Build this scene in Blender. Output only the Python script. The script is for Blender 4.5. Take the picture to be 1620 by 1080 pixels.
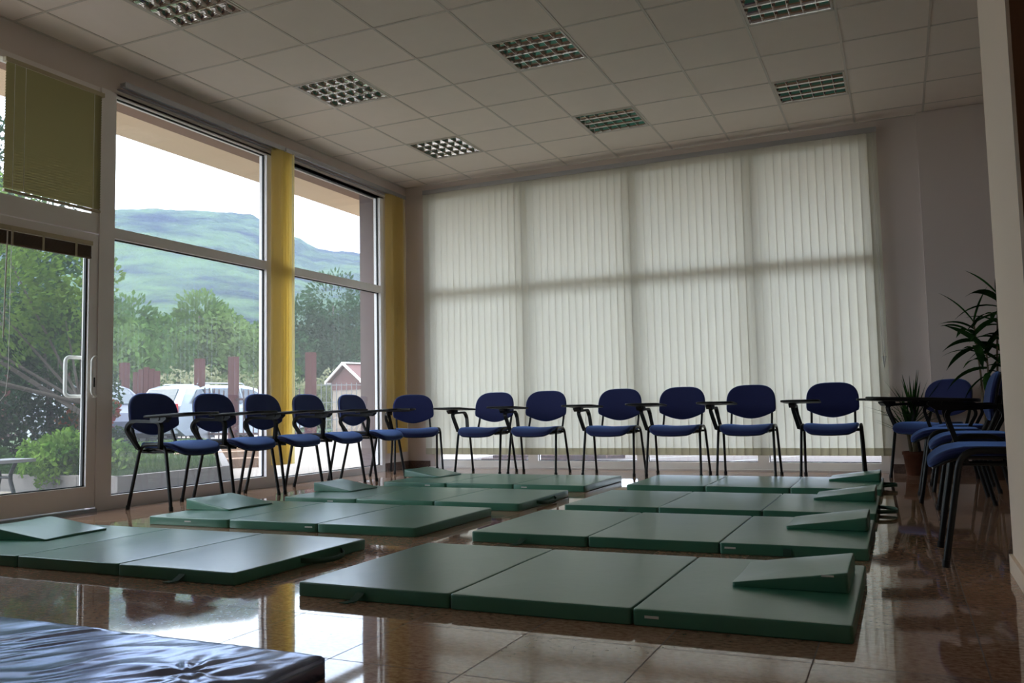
import bpy, bmesh, math, random
import numpy as np
from mathutils import Vector, Matrix
for o in list(bpy.data.objects): bpy.data.objects.remove(o)
SC = bpy.context.scene
COL = SC.collection
PI = math.pi

# ------------------------------------------------------------------ camera
YAW, PITCH, ROLL = .4245, .0771, -.0212
CAM = Vector((5.399, -8.870, 0.689))
cy, sy = math.cos(YAW), math.sin(YAW); cp, sp = math.cos(PITCH), math.sin(PITCH)
F = Vector((-sy*cp, cy*cp, sp)); Rt = Vector((cy, sy, 0)); Up = Rt.cross(F)
cr, sr = math.cos(ROLL), math.sin(ROLL)
R1 = cr*Rt + sr*Up; U1 = -sr*Rt + cr*Up
cd = bpy.data.cameras.new('camera'); cam = bpy.data.objects.new('camera', cd); COL.objects.link(cam)
M = Matrix.Identity(4)
for i in range(3):
    M[i][0] = R1[i]; M[i][1] = U1[i]; M[i][2] = -F[i]; M[i][3] = CAM[i]
cam.matrix_world = M
cd.sensor_width = 36; cd.lens = 1353.9/1620*36; cd.clip_end = 4000; cd.clip_start = .05
SC.camera = cam

# ------------------------------------------------------------------ world: bright overcast sky
W = bpy.data.worlds.new('sky'); SC.world = W; W.use_nodes = True
nt = W.node_tree; nt.nodes.clear()
out = nt.nodes.new('ShaderNodeOutputWorld'); bg = nt.nodes.new('ShaderNodeBackground')
tc = nt.nodes.new('ShaderNodeTexCoord'); mp = nt.nodes.new('ShaderNodeMapping'); mp.inputs['Scale'].default_value = (1, 1, 2.5)
nz = nt.nodes.new('ShaderNodeTexNoise'); nz.inputs['Scale'].default_value = 2.2; nz.inputs['Detail'].default_value = 5
rp = nt.nodes.new('ShaderNodeValToRGB')
rp.color_ramp.elements[0].position = .38; rp.color_ramp.elements[0].color = (.50, .59, .86, 1)
rp.color_ramp.elements[1].position = .66; rp.color_ramp.elements[1].color = (.93, .96, 1.0, 1)
nt.links.new(tc.outputs['Generated'], mp.inputs[0]); nt.links.new(mp.outputs[0], nz.inputs['Vector'])
nt.links.new(nz.outputs['Fac'], rp.inputs[0]); nt.links.new(rp.outputs[0], bg.inputs[0])
bg.inputs[1].default_value = 2.3
nt.links.new(bg.outputs[0], out.inputs[0])
W.cycles.sampling_method = 'MANUAL'; W.cycles.sample_map_resolution = 256

# weak hazy sun, high behind the building's far side
sd = bpy.data.lights.new('sun', 'SUN'); sd.energy = 1.2; sd.angle = math.radians(12); sd.color = (1, .95, .87)
so = bpy.data.objects.new('sun', sd); COL.objects.link(so)
so.rotation_euler = Vector((.28, .30, -1)).to_track_quat('-Z', 'Y').to_euler()

# window portals (guide the daylight sampling through the window openings, one of them added)
def portal(name, c, rot, w, h):
    l = bpy.data.lights.new(name, 'AREA'); l.shape = 'RECTANGLE'; l.size = w; l.size_y = h; l.cycles.is_portal = True
    o = bpy.data.objects.new(name, l); COL.objects.link(o); o.location = c; o.rotation_euler = rot
portal('portal_windows', (-.16, -3.4, 1.6), (0, math.radians(-90), 0), 3.1, 6.0)

portal('portal_added_window', (-.16, -8.55, 2.58), (0, math.radians(-90), 0), 1.05, 1.98)  # guides daylight through the added high window, which is out of view
vs = SC.view_settings
vs.view_transform = 'Standard'; vs.look = 'None'; vs.gamma = 1; vs.use_curve_mapping = False; vs.exposure = 1.72
cyc = SC.cycles
cyc.use_denoising = True; cyc.max_bounces = 9; cyc.diffuse_bounces = 5; cyc.glossy_bounces = 4
cyc.transmission_bounces = 6; cyc.transparent_max_bounces = 12; cyc.volume_bounces = 0; cyc.caustics_reflective = True; cyc.blur_glossy = .8; cyc.caustics_refractive = False
cyc.sample_clamp_indirect = 6; cyc.use_adaptive_sampling = False

# ------------------------------------------------------------------ materials
def srgb(r, g, b):
    f = lambda c: (c/255/12.92) if c <= 10 else ((c/255+.055)/1.055)**2.4
    return (f(r), f(g), f(b), 1)
def mat(name, col, rough=.5, metal=0, spec=.5, sheen=0, coat=0, noise=None, bump=None, trans=0):
    m = bpy.data.materials.new(name); m.use_nodes = True; n = m.node_tree; p = n.nodes['Principled BSDF']
    p.inputs['Base Color'].default_value = col; p.inputs['Roughness'].default_value = rough; p.inputs['Metallic'].default_value = metal
    p.inputs['Specular IOR Level'].default_value = spec
    if sheen: p.inputs['Sheen Weight'].default_value = sheen
    if coat: p.inputs['Coat Weight'].default_value = coat; p.inputs['Coat Roughness'].default_value = .03
    if noise or bump:
        t = n.nodes.new('ShaderNodeTexCoord')
    if noise:   # (scale, other colour, contrast, stretch)
        sc_, c2, con = noise[:3]; st = noise[3] if len(noise) > 3 else (1, 1, 1)
        a = n.nodes.new('ShaderNodeMapping'); a.inputs['Scale'].default_value = st
        z = n.nodes.new('ShaderNodeTexNoise'); z.inputs['Scale'].default_value = sc_; z.inputs['Detail'].default_value = 6; z.inputs['Roughness'].default_value = .65
        r = n.nodes.new('ShaderNodeValToRGB'); r.color_ramp.elements[0].position = .5-con; r.color_ramp.elements[1].position = .5+con
        r.color_ramp.elements[0].color = col; r.color_ramp.elements[1].color = c2
        n.links.new(t.outputs['Object'], a.inputs[0]); n.links.new(a.outputs[0], z.inputs['Vector']); n.links.new(z.outputs['Fac'], r.inputs[0]); n.links.new(r.outputs[0], p.inputs['Base Color'])
    if bump:    # (scale, strength, distance, stretch)
        a = n.nodes.new('ShaderNodeMapping'); a.inputs['Scale'].default_value = bump[3] if len(bump) > 3 else (1, 1, 1)
        z = n.nodes.new('ShaderNodeTexNoise'); z.inputs['Scale'].default_value = bump[0]; z.inputs['Detail'].default_value = 4
        b = n.nodes.new('ShaderNodeBump'); b.inputs['Strength'].default_value = bump[1]; b.inputs['Distance'].default_value = bump[2]
        n.links.new(t.outputs['Object'], a.inputs[0]); n.links.new(a.outputs[0], z.inputs['Vector']); n.links.new(z.outputs['Fac'], b.inputs['Height']); n.links.new(b.outputs[0], p.inputs['Normal'])
        if sheen: p.inputs['Sheen Roughness'].default_value = .45; p.inputs['Sheen Tint'].default_value = (.22, .42, 1, 1)
    return m
def fabric_mat(name, dcol, tcol, k=.5):
    m = bpy.data.materials.new(name); m.use_nodes = True; n = m.node_tree; n.nodes.clear()
    o = n.nodes.new('ShaderNodeOutputMaterial'); d = n.nodes.new('ShaderNodeBsdfDiffuse'); t = n.nodes.new('ShaderNodeBsdfTranslucent'); x = n.nodes.new('ShaderNodeMixShader')
    d.inputs[0].default_value = dcol; t.inputs[0].default_value = tcol; x.inputs[0].default_value = k
    n.links.new(d.outputs[0], x.inputs[1]); n.links.new(t.outputs[0], x.inputs[2]); n.links.new(x.outputs[0], o.inputs[0]); return m
def glass_mat(name, veil=.035, tint=(.93, .96, .95, 1)):
    m = bpy.data.materials.new(name); m.use_nodes = True; n = m.node_tree; n.nodes.clear()
    o = n.nodes.new('ShaderNodeOutputMaterial'); t = n.nodes.new('ShaderNodeBsdfTransparent'); g = n.nodes.new('ShaderNodeBsdfGlossy'); fr = n.nodes.new('ShaderNodeFresnel')
    d = n.nodes.new('ShaderNodeBsdfTranslucent'); x0 = n.nodes.new('ShaderNodeMixShader'); x = n.nodes.new('ShaderNodeMixShader')
    t.inputs[0].default_value = tint; g.inputs['Roughness'].default_value = 0; g.inputs[0].default_value = (.9, .9, .9, 1); 
    ge = n.nodes.new('ShaderNodeNewGeometry'); ma = n.nodes.new('ShaderNodeMath'); ma.operation = 'MULTIPLY_ADD'; ma.inputs[1].default_value = 1/1.45-1.45; ma.inputs[2].default_value = 1.45
    n.links.new(ge.outputs['Backfacing'], ma.inputs[0]); n.links.new(ma.outputs[0], fr.inputs[0])
    d.inputs[0].default_value = (.9, .92, .95, 1); x0.inputs[0].default_value = veil
    n.links.new(t.outputs[0], x0.inputs[1]); n.links.new(d.outputs[0], x0.inputs[2])
    n.links.new(fr.outputs[0], x.inputs[0]); n.links.new(x0.outputs[0], x.inputs[1]); n.links.new(g.outputs[0], x.inputs[2]); n.links.new(x.outputs[0], o.inputs[0]); return m
def leaf_mat(name, c1, c2, scale=1.5, k=.35):
    m = bpy.data.materials.new(name); m.use_nodes = True; n = m.node_tree; n.nodes.clear()
    o = n.nodes.new('ShaderNodeOutputMaterial'); d = n.nodes.new('ShaderNodeBsdfDiffuse'); t = n.nodes.new('ShaderNodeBsdfTranslucent'); x = n.nodes.new('ShaderNodeMixShader')
    c = n.nodes.new('ShaderNodeTexCoord'); z = n.nodes.new('ShaderNodeTexNoise'); z.inputs['Scale'].default_value = scale; z.inputs['Detail'].default_value = 3
    r = n.nodes.new('ShaderNodeValToRGB'); r.color_ramp.elements[0].position = .38; r.color_ramp.elements[1].position = .64
    r.color_ramp.elements[0].color = c1; r.color_ramp.elements[1].color = c2; x.inputs[0].default_value = k
    n.links.new(c.outputs['Object'], z.inputs['Vector']); n.links.new(z.outputs['Fac'], r.inputs[0])
    n.links.new(r.outputs[0], d.inputs[0]); n.links.new(r.outputs[0], t.inputs[0])
    n.links.new(d.outputs[0], x.inputs[1]); n.links.new(t.outputs[0], x.inputs[2]); n.links.new(x.outputs[0], o.inputs[0]); return m

def tile_floor_mat():
    m = mat('granite_tiles', srgb(140, 104, 80), .045, spec=.5, noise=(42, srgb(184, 150, 126), .13, (1, 1.6, 1)))
    n = m.node_tree; p = n.nodes['Principled BSDF']
    ramp = [q for q in n.nodes if q.type == 'VALTORGB'][0]
    t = [q for q in n.nodes if q.type == 'TEX_COORD'][0]
    p.inputs['IOR'].default_value = 1.95
    mpn = n.nodes.new('ShaderNodeMapping'); mpn.inputs['Location'].default_value = (-.17, 6.85, 0)
    br = n.nodes.new('ShaderNodeTexBrick'); br.offset = 0; br.squash = 1
    br.inputs['Scale'].default_value = 1; br.inputs['Brick Width'].default_value = .415; br.inputs['Row Height'].default_value = .415
    br.inputs['Mortar Size'].default_value = .0020; br.inputs['Mortar Smooth'].default_value = 0
    br.inputs['Color1'].default_value = (.80, .80, .80, 1); br.inputs['Color2'].default_value = (1.16, 1.13, 1.10, 1); br.inputs['Mortar'].default_value = (.3, .27, .25, 1); br.inputs['Bias'].default_value = 0
    mx = n.nodes.new('ShaderNodeMix'); mx.data_type = 'RGBA'; mx.blend_type = 'MULTIPLY'; mx.inputs[0].default_value = 1
    n.links.new(t.outputs['Object'], mpn.inputs[0]); n.links.new(mpn.outputs[0], br.inputs['Vector'])
    n.links.new(ramp.outputs[0], mx.inputs[6]); n.links.new(br.outputs['Color'], mx.inputs[7]); n.links.new(mx.outputs[2], p.inputs['Base Color'])
    b = n.nodes.new('ShaderNodeBump'); b.inputs['Strength'].default_value = .5; b.inputs['Distance'].default_value = .003; b.invert = True
    z = n.nodes.new('ShaderNodeTexNoise'); z.inputs['Scale'].default_value = 2.2; z.inputs['Detail'].default_value = 1
    b2 = n.nodes.new('ShaderNodeBump'); b2.inputs['Strength'].default_value = .06; b2.inputs['Distance'].default_value = .01
    n.links.new(t.outputs['Object'], z.inputs['Vector']); n.links.new(z.outputs['Fac'], b2.inputs['Height'])
    n.links.new(br.outputs['Fac'], b.inputs['Height']); n.links.new(b2.outputs[0], b.inputs['Normal']); n.links.new(b.outputs[0], p.inputs['Normal'])
    mr = n.nodes.new('ShaderNodeMath'); mr.operation = 'MULTIPLY_ADD'; mr.inputs[1].default_value = .8; mr.inputs[2].default_value = .04
    n.links.new(br.outputs['Fac'], mr.inputs[0]); n.links.new(mr.outputs[0], p.inputs['Roughness'])
    return m

M_floor = tile_floor_mat()
M_ceil = mat('ceiling_tile', srgb(246, 232, 220), .9, noise=(7, srgb(242, 228, 216), .3), bump=(160, .15, .002))
M_grid = mat('ceiling_grid_paint', srgb(214, 202, 190), .45)
M_wall = mat('wall_paint', srgb(222, 208, 200), .85, bump=(60, .08, .002))
M_wallw = mat('cream_wall_paint', srgb(240, 218, 194), .8, bump=(60, .06, .002))
M_pvc = mat('grey_white_frame', srgb(244, 237, 233), .38, noise=(3, srgb(238, 231, 227), .3))
M_alu = mat('aluminium_rail', srgb(176, 176, 180), .3, metal=.7)
M_gask = mat('black_gasket', srgb(14, 14, 14), .6)
M_glass = glass_mat('window_glass', .028)
M_glass2 = glass_mat('door_glass', .018, (.88, .92, .90, 1))
M_vane = fabric_mat('cream_vane_fabric', srgb(222, 222, 210), srgb(240, 236, 226), .56)
M_hem = fabric_mat('vane_hem_fabric', srgb(178, 174, 155), srgb(225, 218, 196), .42)
M_yel = fabric_mat('yellow_vane_fabric', srgb(254, 236, 190), srgb(255, 244, 204), .86)
M_wht = fabric_mat('white_vane_fabric', srgb(235, 235, 228), srgb(235, 235, 225), .5)
M_olive = fabric_mat('olive_slat', srgb(160, 150, 112), srgb(150, 140, 96), .13)
M_brown = mat('brown_slats', srgb(92, 72, 52), .6)
M_cream = mat('cream_headrail', srgb(186, 172, 140), .5)
M_black = mat('black_metal', srgb(8, 8, 9), .38, spec=.35)
M_plast = mat('black_plastic', srgb(8, 8, 9), .5, spec=.3, bump=(400, .1, .001))
M_blue = mat('navy_fabric', srgb(10, 16, 64), .85, sheen=.85, noise=(220, srgb(16, 24, 84), .2), bump=(500, .3, .002))
M_shell = mat('black_back_shell', srgb(14, 14, 18), .5)
M_green = mat('green_vinyl', srgb(58, 116, 94), .29, spec=.8, noise=(2.5, srgb(64, 124, 102), .3), bump=(9, .10, .01))
M_strap = mat('green_webbing', srgb(48, 82, 66), .7, bump=(300, .3, .001))
M_label = mat('white_label', srgb(215, 218, 214), .6)
M_navyv = mat('navy_vinyl', srgb(24, 32, 100), .22); M_navyv.node_tree.nodes['Principled BSDF'].inputs['IOR'].default_value = 4.2; M_navyv.node_tree.nodes['Principled BSDF'].inputs['Specular Tint'].default_value = (.70, .79, 1, 1)
M_mirror = mat('louvre_aluminium', (.82, .81, .80, 1), .09, metal=1)
M_white = mat('white_enamel', srgb(225, 222, 214), .4)
M_tube = mat('fluorescent_tube_glass', srgb(235, 235, 230), .3)
M_base = mat('brown_granite_skirting', srgb(92, 74, 66), .2, noise=(60, srgb(120, 98, 88), .15))
M_wood = mat('brown_door_wood', srgb(120, 82, 50), .5, noise=(5, srgb(98, 64, 38), .25, (8, 8, .6)))
M_terra = mat('terracotta', srgb(98, 58, 40), .85, spec=.2, noise=(20, srgb(84, 50, 36), .2))
M_potp = mat('brown_plastic_pot', srgb(70, 52, 42), .5)
M_soil = mat('potting_soil', srgb(46, 34, 26), .95, bump=(80, .8, .01))
M_stem = mat('plant_stem', srgb(110, 96, 70), .8, bump=(60, .5, .004))
M_dleaf = leaf_mat('houseplant_leaf', srgb(34, 58, 30), srgb(52, 84, 40), 8, .2)
M_steel = mat('brushed_steel', srgb(190, 190, 190), .3, metal=.9)

# ------------------------------------------------------------------ mesh helpers
class MB:
    def __init__(s): s.v = []; s.f = []; s.sm = []
    def add(s, vs_, fs, smooth=False):
        b = len(s.v); s.v += [tuple(v) for v in vs_]; s.f += [tuple(b+i for i in f) for f in fs]; s.sm += [smooth]*len(fs); return s
    def box(s, x0, x1, y0, y1, z0, z1, mx=None):
        vs_ = [Vector((x, y, z)) for x in (x0, x1) for y in (y0, y1) for z in (z0, z1)]
        if mx is not None: vs_ = [mx @ v for v in vs_]
        return s.add(vs_, [(0, 1, 3, 2), (4, 6, 7, 5), (0, 4, 5, 1), (2, 3, 7, 6), (0, 2, 6, 4), (1, 5, 7, 3)])
    def tube(s, pts, r, seg=10, caps=True, r2=None, flat=1.0, smooth=True):
        pts = [Vector(p) for p in pts]; n = len(pts); rings = []
        tang = []
        for i in range(n):
            a = pts[max(i-1, 0)]; b = pts[min(i+1, n-1)]; tang.append((b-a).normalized())
        ref = Vector((0, 0, 1)) if abs(tang[0].z) < .9 else Vector((0, 1, 0))
        nrm = (ref - tang[0]*ref.dot(tang[0])).normalized()
        vs_ = []
        for i in range(n):
            nrm = (nrm - tang[i]*nrm.dot(tang[i])).normalized(); bi = tang[i].cross(nrm)
            rr = r if r2 is None else r+(r2-r)*i/(n-1)
            for k in range(seg):
                a = 2*PI*k/seg; vs_.append(pts[i]+nrm*math.cos(a)*rr*flat+bi*math.sin(a)*rr)
        fs = []
        for i in range(n-1):
            for k in range(seg):
                fs.append((i*seg+k, i*seg+(k+1) % seg, (i+1)*seg+(k+1) % seg, (i+1)*seg+k))
        s.add(vs_, fs, smooth)
        if caps:
            s.add(vs_[:seg], [tuple(reversed(range(seg)))]); s.add(vs_[-seg:], [tuple(range(seg))])
        return s
    def lathe(s, prof, c=(0, 0, 0), seg=24, smooth=True):
        vs_ = []; c = Vector(c)
        for (r, z) in prof:
            for k in range(seg):
                a = 2*PI*k/seg; vs_.append(c+Vector((r*math.cos(a), r*math.sin(a), z)))
        fs = [(i*seg+k, i*seg+(k+1) % seg, (i+1)*seg+(k+1) % seg, (i+1)*seg+k) for i in range(len(prof)-1) for k in range(seg)]
        s.add(vs_, fs, smooth); s.add(vs_[:seg], [tuple(reversed(range(seg)))]); s.add(vs_[-seg:], [tuple(range(seg))]); return s
    def prism(s, poly, axis, a0, a1, mx=None):
        def mk(p, a):
            v = [0, 0, 0]; o = [i for i in range(3) if i != axis]; v[o[0]] = p[0]; v[o[1]] = p[1]; v[axis] = a
            v = Vector(v); return mx @ v if mx is not None else v
        n = len(poly); vs_ = [mk(p, a0) for p in poly]+[mk(p, a1) for p in poly]
        fs = [(i, (i+1) % n, n+(i+1) % n, n+i) for i in range(n)]+[tuple(reversed(range(n))), tuple(range(n, 2*n))]
        return s.add(vs_, fs)
    def cushion(s, outline, zt, zb, rad, fn=None, rings=(.9, .7, .45, .2), bulge=0.0, cap=True):
        """padded slab: outline (2-D) lofted with rounded edges; fn maps the slab's points to their place"""
        n = len(outline); cx = sum(p[0] for p in outline)/n; cy_ = sum(p[1] for p in outline)/n
        layers = []
        def inset(d):
            o = []
            for i in range(n):
                a = Vector(outline[i-1]); b = Vector(outline[i]); c = Vector(outline[(i+1) % n])
                t = (c-a).normalized(); nn = Vector((-t.y, t.x)); o.append((b.x+nn.x*d, b.y+nn.y*d))
            return o
        K = 5; hz = (zt-zb)/2; rad = min(rad, hz)
        for k in range(K+1):
            a = -PI/2+PI/2*k/K; layers.append((inset(rad*(1-math.cos(a))), zb+rad*(1+math.sin(a))))
        for k in range(K+1):
            a = PI/2*k/K; layers.append((inset(rad*(1-math.cos(a))), zt-rad*(1-math.sin(a))))
        base = layers[-1][0]
        for q in rings: layers.append(([(cx+(p[0]-cx)*q, cy_+(p[1]-cy_)*q) for p in base], zt+bulge*(1-q*q)))
        lb = layers[0][0]; low = []
        for q in reversed(rings): low.append(([(cx+(p[0]-cx)*q, cy_+(p[1]-cy_)*q) for p in lb], zb))
        layers = low+layers
        vs_ = []
        for (o, z) in layers:
            for p in o: vs_.append(Vector((p[0], p[1], z)))
        vs_ += [Vector((cx, cy_, zb)), Vector((cx, cy_, zt+bulge))]
        L = len(layers); fs = []
        for i in range(L-1):
            for k in range(n): fs.append((i*n+k, i*n+(k+1) % n, (i+1)*n+(k+1) % n, (i+1)*n+k))
        for k in range(n):
            fs.append((L*n, (k+1) % n, k)); fs.append((L*n+1, (L-1)*n+k, (L-1)*n+(k+1) % n))
        if fn: vs_ = [Vector(fn(v)) for v in vs_]
        return s.add(vs_, fs, True)
    def build(s, name, m, parent=None, loc=None, rotz=0, mats=None):
        me = bpy.data.meshes.new(name); me.from_pydata(s.v, [], s.f); me.materials.append(m)
        me.polygons.foreach_set('use_smooth', s.sm); me.update()
        o = bpy.data.objects.new(name, me); COL.objects.link(o)
        if parent is not None: o.parent = parent
        if loc is not None: o.location = loc
        o.rotation_euler.z = rotz
        return o
def rrect(x0, x1, y0, y1, r, k=5):
    o = []
    for (cx, cy_, a0) in ((x1-r, y1-r, 0), (x0+r, y1-r, PI/2), (x0+r, y0+r, PI), (x1-r, y0+r, 1.5*PI)):
        for i in range(k+1):
            a = a0+PI/2*i/k; o.append((cx+r*math.cos(a), cy_+r*math.sin(a)))
    return o
def dense(o, step):
    r = []
    for i in range(len(o)):
        a = Vector(o[i]); b = Vector(o[(i+1) % len(o)]); k = max(1, int((b-a).length/step))
        for j in range(k): p = a.lerp(b, j/k); r.append((p.x, p.y))
    return r
def bend(pts, r, k=5):
    """polyline with rounded corners"""
    pts = [Vector(p) for p in pts]; o = [pts[0]]
    for i in range(1, len(pts)-1):
        a, b, c = pts[i-1], pts[i], pts[i+1]; u = (a-b); w = (c-b); rr = min(r, u.length*.48, w.length*.48)
        p0 = b+u.normalized()*rr; p1 = b+w.normalized()*rr
        for j in range(k+1):
            t = j/k; o.append(p0*(1-t)**2+b*2*t*(1-t)+p1*t*t)
    o.append(pts[-1]); return o
def tag(o, label=None, cat=None, group=None, kind=None):
    if label: o['label'] = label
    if cat: o['category'] = cat
    if group: o['group'] = group
    if kind: o['kind'] = kind
    return o
def thing(name, label, cat, loc=(0, 0, 0), rotz=0, group=None, kind=None):
    o = bpy.data.objects.new(name, None); COL.objects.link(o); o.location = loc; o.rotation_euler.z = rotz; o.empty_display_size = .1
    return tag(o, label, cat, group, kind)
def copy_tree(o, parent=None):
    c = o.copy(); COL.objects.link(c)
    if parent is not None: c.parent = parent
    for ch in [q for q in KIDS[o.name]] if o.name in KIDS else []: copy_tree(ch, c)
    return c
KIDS = {}
def index_kids():
    KIDS.clear()
    for o in bpy.data.objects:
        if o.parent: KIDS.setdefault(o.parent.name, []).append(o)
def struct(o, label, cat): return tag(o, label, cat, None, 'structure')

HC = 3.388
GX, GY = .3213, -.298      # ceiling grid origin
RX = 5.77                  # near face of the right-hand wall
# ------------------------------------------------------------------ room shell
struct(MB().box(-.12, 9.2, -11.6, .06, -.12, 0).build('floor', M_floor), 'polished brown granite tile floor of the room', 'floor')
# ceiling tiles (holes where the lights sit)
LIGHTS = [(1, 7), (1, 4), (1, 1), (4, 4), (4, 1), (7, 4), (7, 1)]
b = MB()
for i in range(-1, 15):
    for j in range(-1, 19):
        if (i, j) in LIGHTS: continue
        x0 = max(GX+.6*i, 0); x1 = min(GX+.6*(i+1), 9.1); y1 = min(GY-.6*j, 0); y0 = max(GY-.6*(j+1), -11.5)
        if x1-x0 < .01 or y1-y0 < .01: continue
        b.box(x0, x1, y0, y1, HC+.0035, HC+.02)
struct(b.build('ceiling', M_ceil), 'suspended ceiling of square mineral tiles', 'ceiling')
b = MB()
for i in range(0, 15): b.box(GX+.6*i-.009, GX+.6*i+.009, -11.5, 0, HC, HC+.005)
for j in range(0, 19): b.box(0, 9.1, GY-.6*j-.009, GY-.6*j+.009, HC+.0005, HC+.0055)
for q in ((0, 9.1, -.02, 0), (0, .02, -11.5, 0)): b.box(*q, HC-.001, HC+.01)
g = b.build('trim_1', M_grid); struct(g, 'metal grid between the ceiling tiles', 'ceiling grid')
struct(MB().box(-.3, 9.3, -11.7, .3, HC+.3, HC+.45).build('ceiling_slab', M_wall), 'concrete slab hidden above the suspended ceiling', 'ceiling slab')

# left wall
b = MB()
b.box(-.12, 0, -4.24, -.50, 3.155, HC+.3); b.box(-.12, 0, -11.5, -4.24, 3.17, HC+.3)     # header
b.box(-.12, 0, -.50, 0, 0, HC+.3)                                                        # pier by the corner
b.box(-.12, 0, -11.5, -7.3, 0, 2.0); b.box(-.12, 0, -11.5, -9.6, 2.0, 3.17); b.box(-.12, 0, -7.5, -7.3, 2.0, 3.17)
struct(b.build('wall_left', M_wall), 'grey painted wall around the left windows', 'wall')
# back wall
BW0, BW1, BZ1 = .36, 5.27, 3.26
b = MB()
b.box(-.12, BW0, 0, .2, 0, HC+.3); b.box(BW0, BW1, 0, .2, BZ1, HC+.3); b.box(BW1, 9.2, 0, .2, 0, HC+.3)
b.box(5.66, 9.1, -.07, 0, 0, HC)
struct(b.build('wall_back', M_wall), 'grey painted back wall around the blind covered window', 'wall')
b = MB(); b.box(9.1, 9.2, -11.6, .2, 0, HC+.3); struct(b.build('wall_right', M_wall), 'far right wall of the side bay', 'wall')
b = MB(); b.box(RX, RX+.22, -5.87, -4.93, 0, HC)
b.box(RX, RX+.22, -11.5, -6.9, 0, HC); b.box(RX, RX+.22, -6.9, -5.87, 2.9, HC)
b.box(RX+.22, 9.1, -5.15, -4.93, 0, HC)
struct(b.build('wall_pier', M_wallw), 'cream wall end beside the camera at the right edge', 'wall')
b = MB(); b.box(-.12, 9.2, -11.6, -11.5, 0, HC+.3)
struct(b.build('wall_front', M_wall), 'wall behind the camera', 'wall')
# brown wooden door in the right wall
d = thing('door_2', 'brown wooden door and frame at the right edge of the picture', 'door', kind='structure')
b = MB(); b.box(RX-.012, RX+.1, -5.95, -5.86, 0, 2.98); b.box(RX-.012, RX+.1, -6.9, -6.81, 0, 2.98); b.box(RX-.012, RX+.1, -6.81, -5.95, 2.9, 2.98); b.build('door_frame', M_wood, d)
MB().box(RX+.03, RX+.07, -6.81, -5.95, .005, 2.9).build('door_leaf', M_wood, d)
MB().tube(bend([(RX+.03, -6.7, 1.02), (RX-.03, -6.7, 1.02), (RX-.03, -6.58, 1.02)], .02), .009).build('door_handle', M_steel, d)
# baseboards
struct(MB().box(0, BW0-.06, -.013, 0, 0, .085).build('baseboard_back', M_base), 'brown granite skirting left of the back window', 'baseboard')
struct(MB().box(5.30, 5.66, -.013, 0, 0, .085).box(5.647, 9.1, -.083, -.07, 0, .085).build('baseboard_right', M_base), 'brown granite skirting right of the back window', 'baseboard')
struct(MB().box(0, .013, -.50, -.013, 0, .085).build('baseboard_left', M_base), 'brown granite skirting in the left corner', 'baseboard')
struct(MB().box(RX-.014, RX, -5.86, -4.916, 0, .07).box(RX-.014, 9.1, -4.93, -4.916, 0, .07).build('baseboard_pier', M_wallw), 'cream skirting along the right wall end', 'baseboard')

# ------------------------------------------------------------------ windows and glass door, left wall
FX0, FX1 = -.09, 0.0
def frame_window(name, label, y0, y1, rows, post=.06, gy=None):
    """rows = list of (z0,z1) glazed openings between y0 and y1; the rest is frame"""
    w = thing(name, label, 'window', kind='structure')
    fb = MB(); gb = MB(); pb = MB(); zs = [0 if rows[0][0] < .3 else rows[0][0]-.06]
    z = zs[0]
    for (a, c) in rows:
        fb.box(FX0, FX1, y0, y1, z, a); z = c
    fb.box(FX0, FX1, y0, y1, z, 3.17)
    for (a, c) in rows:
        fb.box(FX0, FX1, y0, y0+post, a, c); fb.box(FX0, FX1, y1-post, y1, a, c)
        g0, g1 = y0+post, y1-post; t = .008
        gb.box(-.052, -.034, g0, g0+t, a, c); gb.box(-.052, -.034, g1-t, g1, a, c); gb.box(-.052, -.034, g0+t, g1-t, a, a+t); gb.box(-.052, -.034, g0+t, g1-t, c-t, c)
        pb.box(-.046, -.042, g0+.002, g1-.002, a+.002, c-.002)
    fb.build('window_frame', M_pvc, w); gb.build('gasket', M_gask, w); pb.build('window_pane', M_glass, w)
    return w
frame_window('window_1', 'tall two-pane window next to the glass door, hills in view', -4.30, -2.46, [(.10, 2.04), (2.12, 3.145)], .06)
frame_window('window_2', 'tall two-pane window between the two yellow blind bunches', -2.46, -.50, [(.07, 2.04), (2.12, 3.155)], .07)
w_added = thing('added_window', 'added unseen high window behind the camera, for extra daylight', 'window', kind='structure')  # invented opening out of view, lets extra daylight onto walls and ceiling
fb = MB(); fb.box(-.09, 0, -9.6, -7.5, 2.0, 2.06); fb.box(-.09, 0, -9.6, -7.5, 3.1, 3.17); fb.box(-.09, 0, -9.6, -9.54, 2.06, 3.1); fb.box(-.09, 0, -7.56, -7.5, 2.06, 3.1)
fb.build('window_frame', M_pvc, w_added); MB().box(-.046, -.042, -9.54, -7.56, 2.06, 3.1).build('window_pane', M_glass, w_added)
# post between door and window_1
struct(MB().box(-.1, .012, -4.385, -4.30, 0, 3.17).build('trim_2', M_pvc), 'grey white post between glass door and window', 'window post')
w3 = thing('window_3', 'fanlight above the glass door behind the closed olive blind', 'window', kind='structure')
fb = MB(); fb.box(-.09, 0, -5.95, -4.385, 2.05, 2.19); fb.box(-.09, 0, -5.95, -4.385, 3.12, 3.17); fb.box(-.09, 0, -4.45, -4.385, 2.19, 3.12); fb.box(-.09, 0, -5.95, -5.88, 2.19, 3.12)
fb.build('window_frame', M_pvc, w3); MB().box(-.046, -.042, -5.88, -4.45, 2.19, 3.12).build('window_pane', M_glass, w3)
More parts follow.
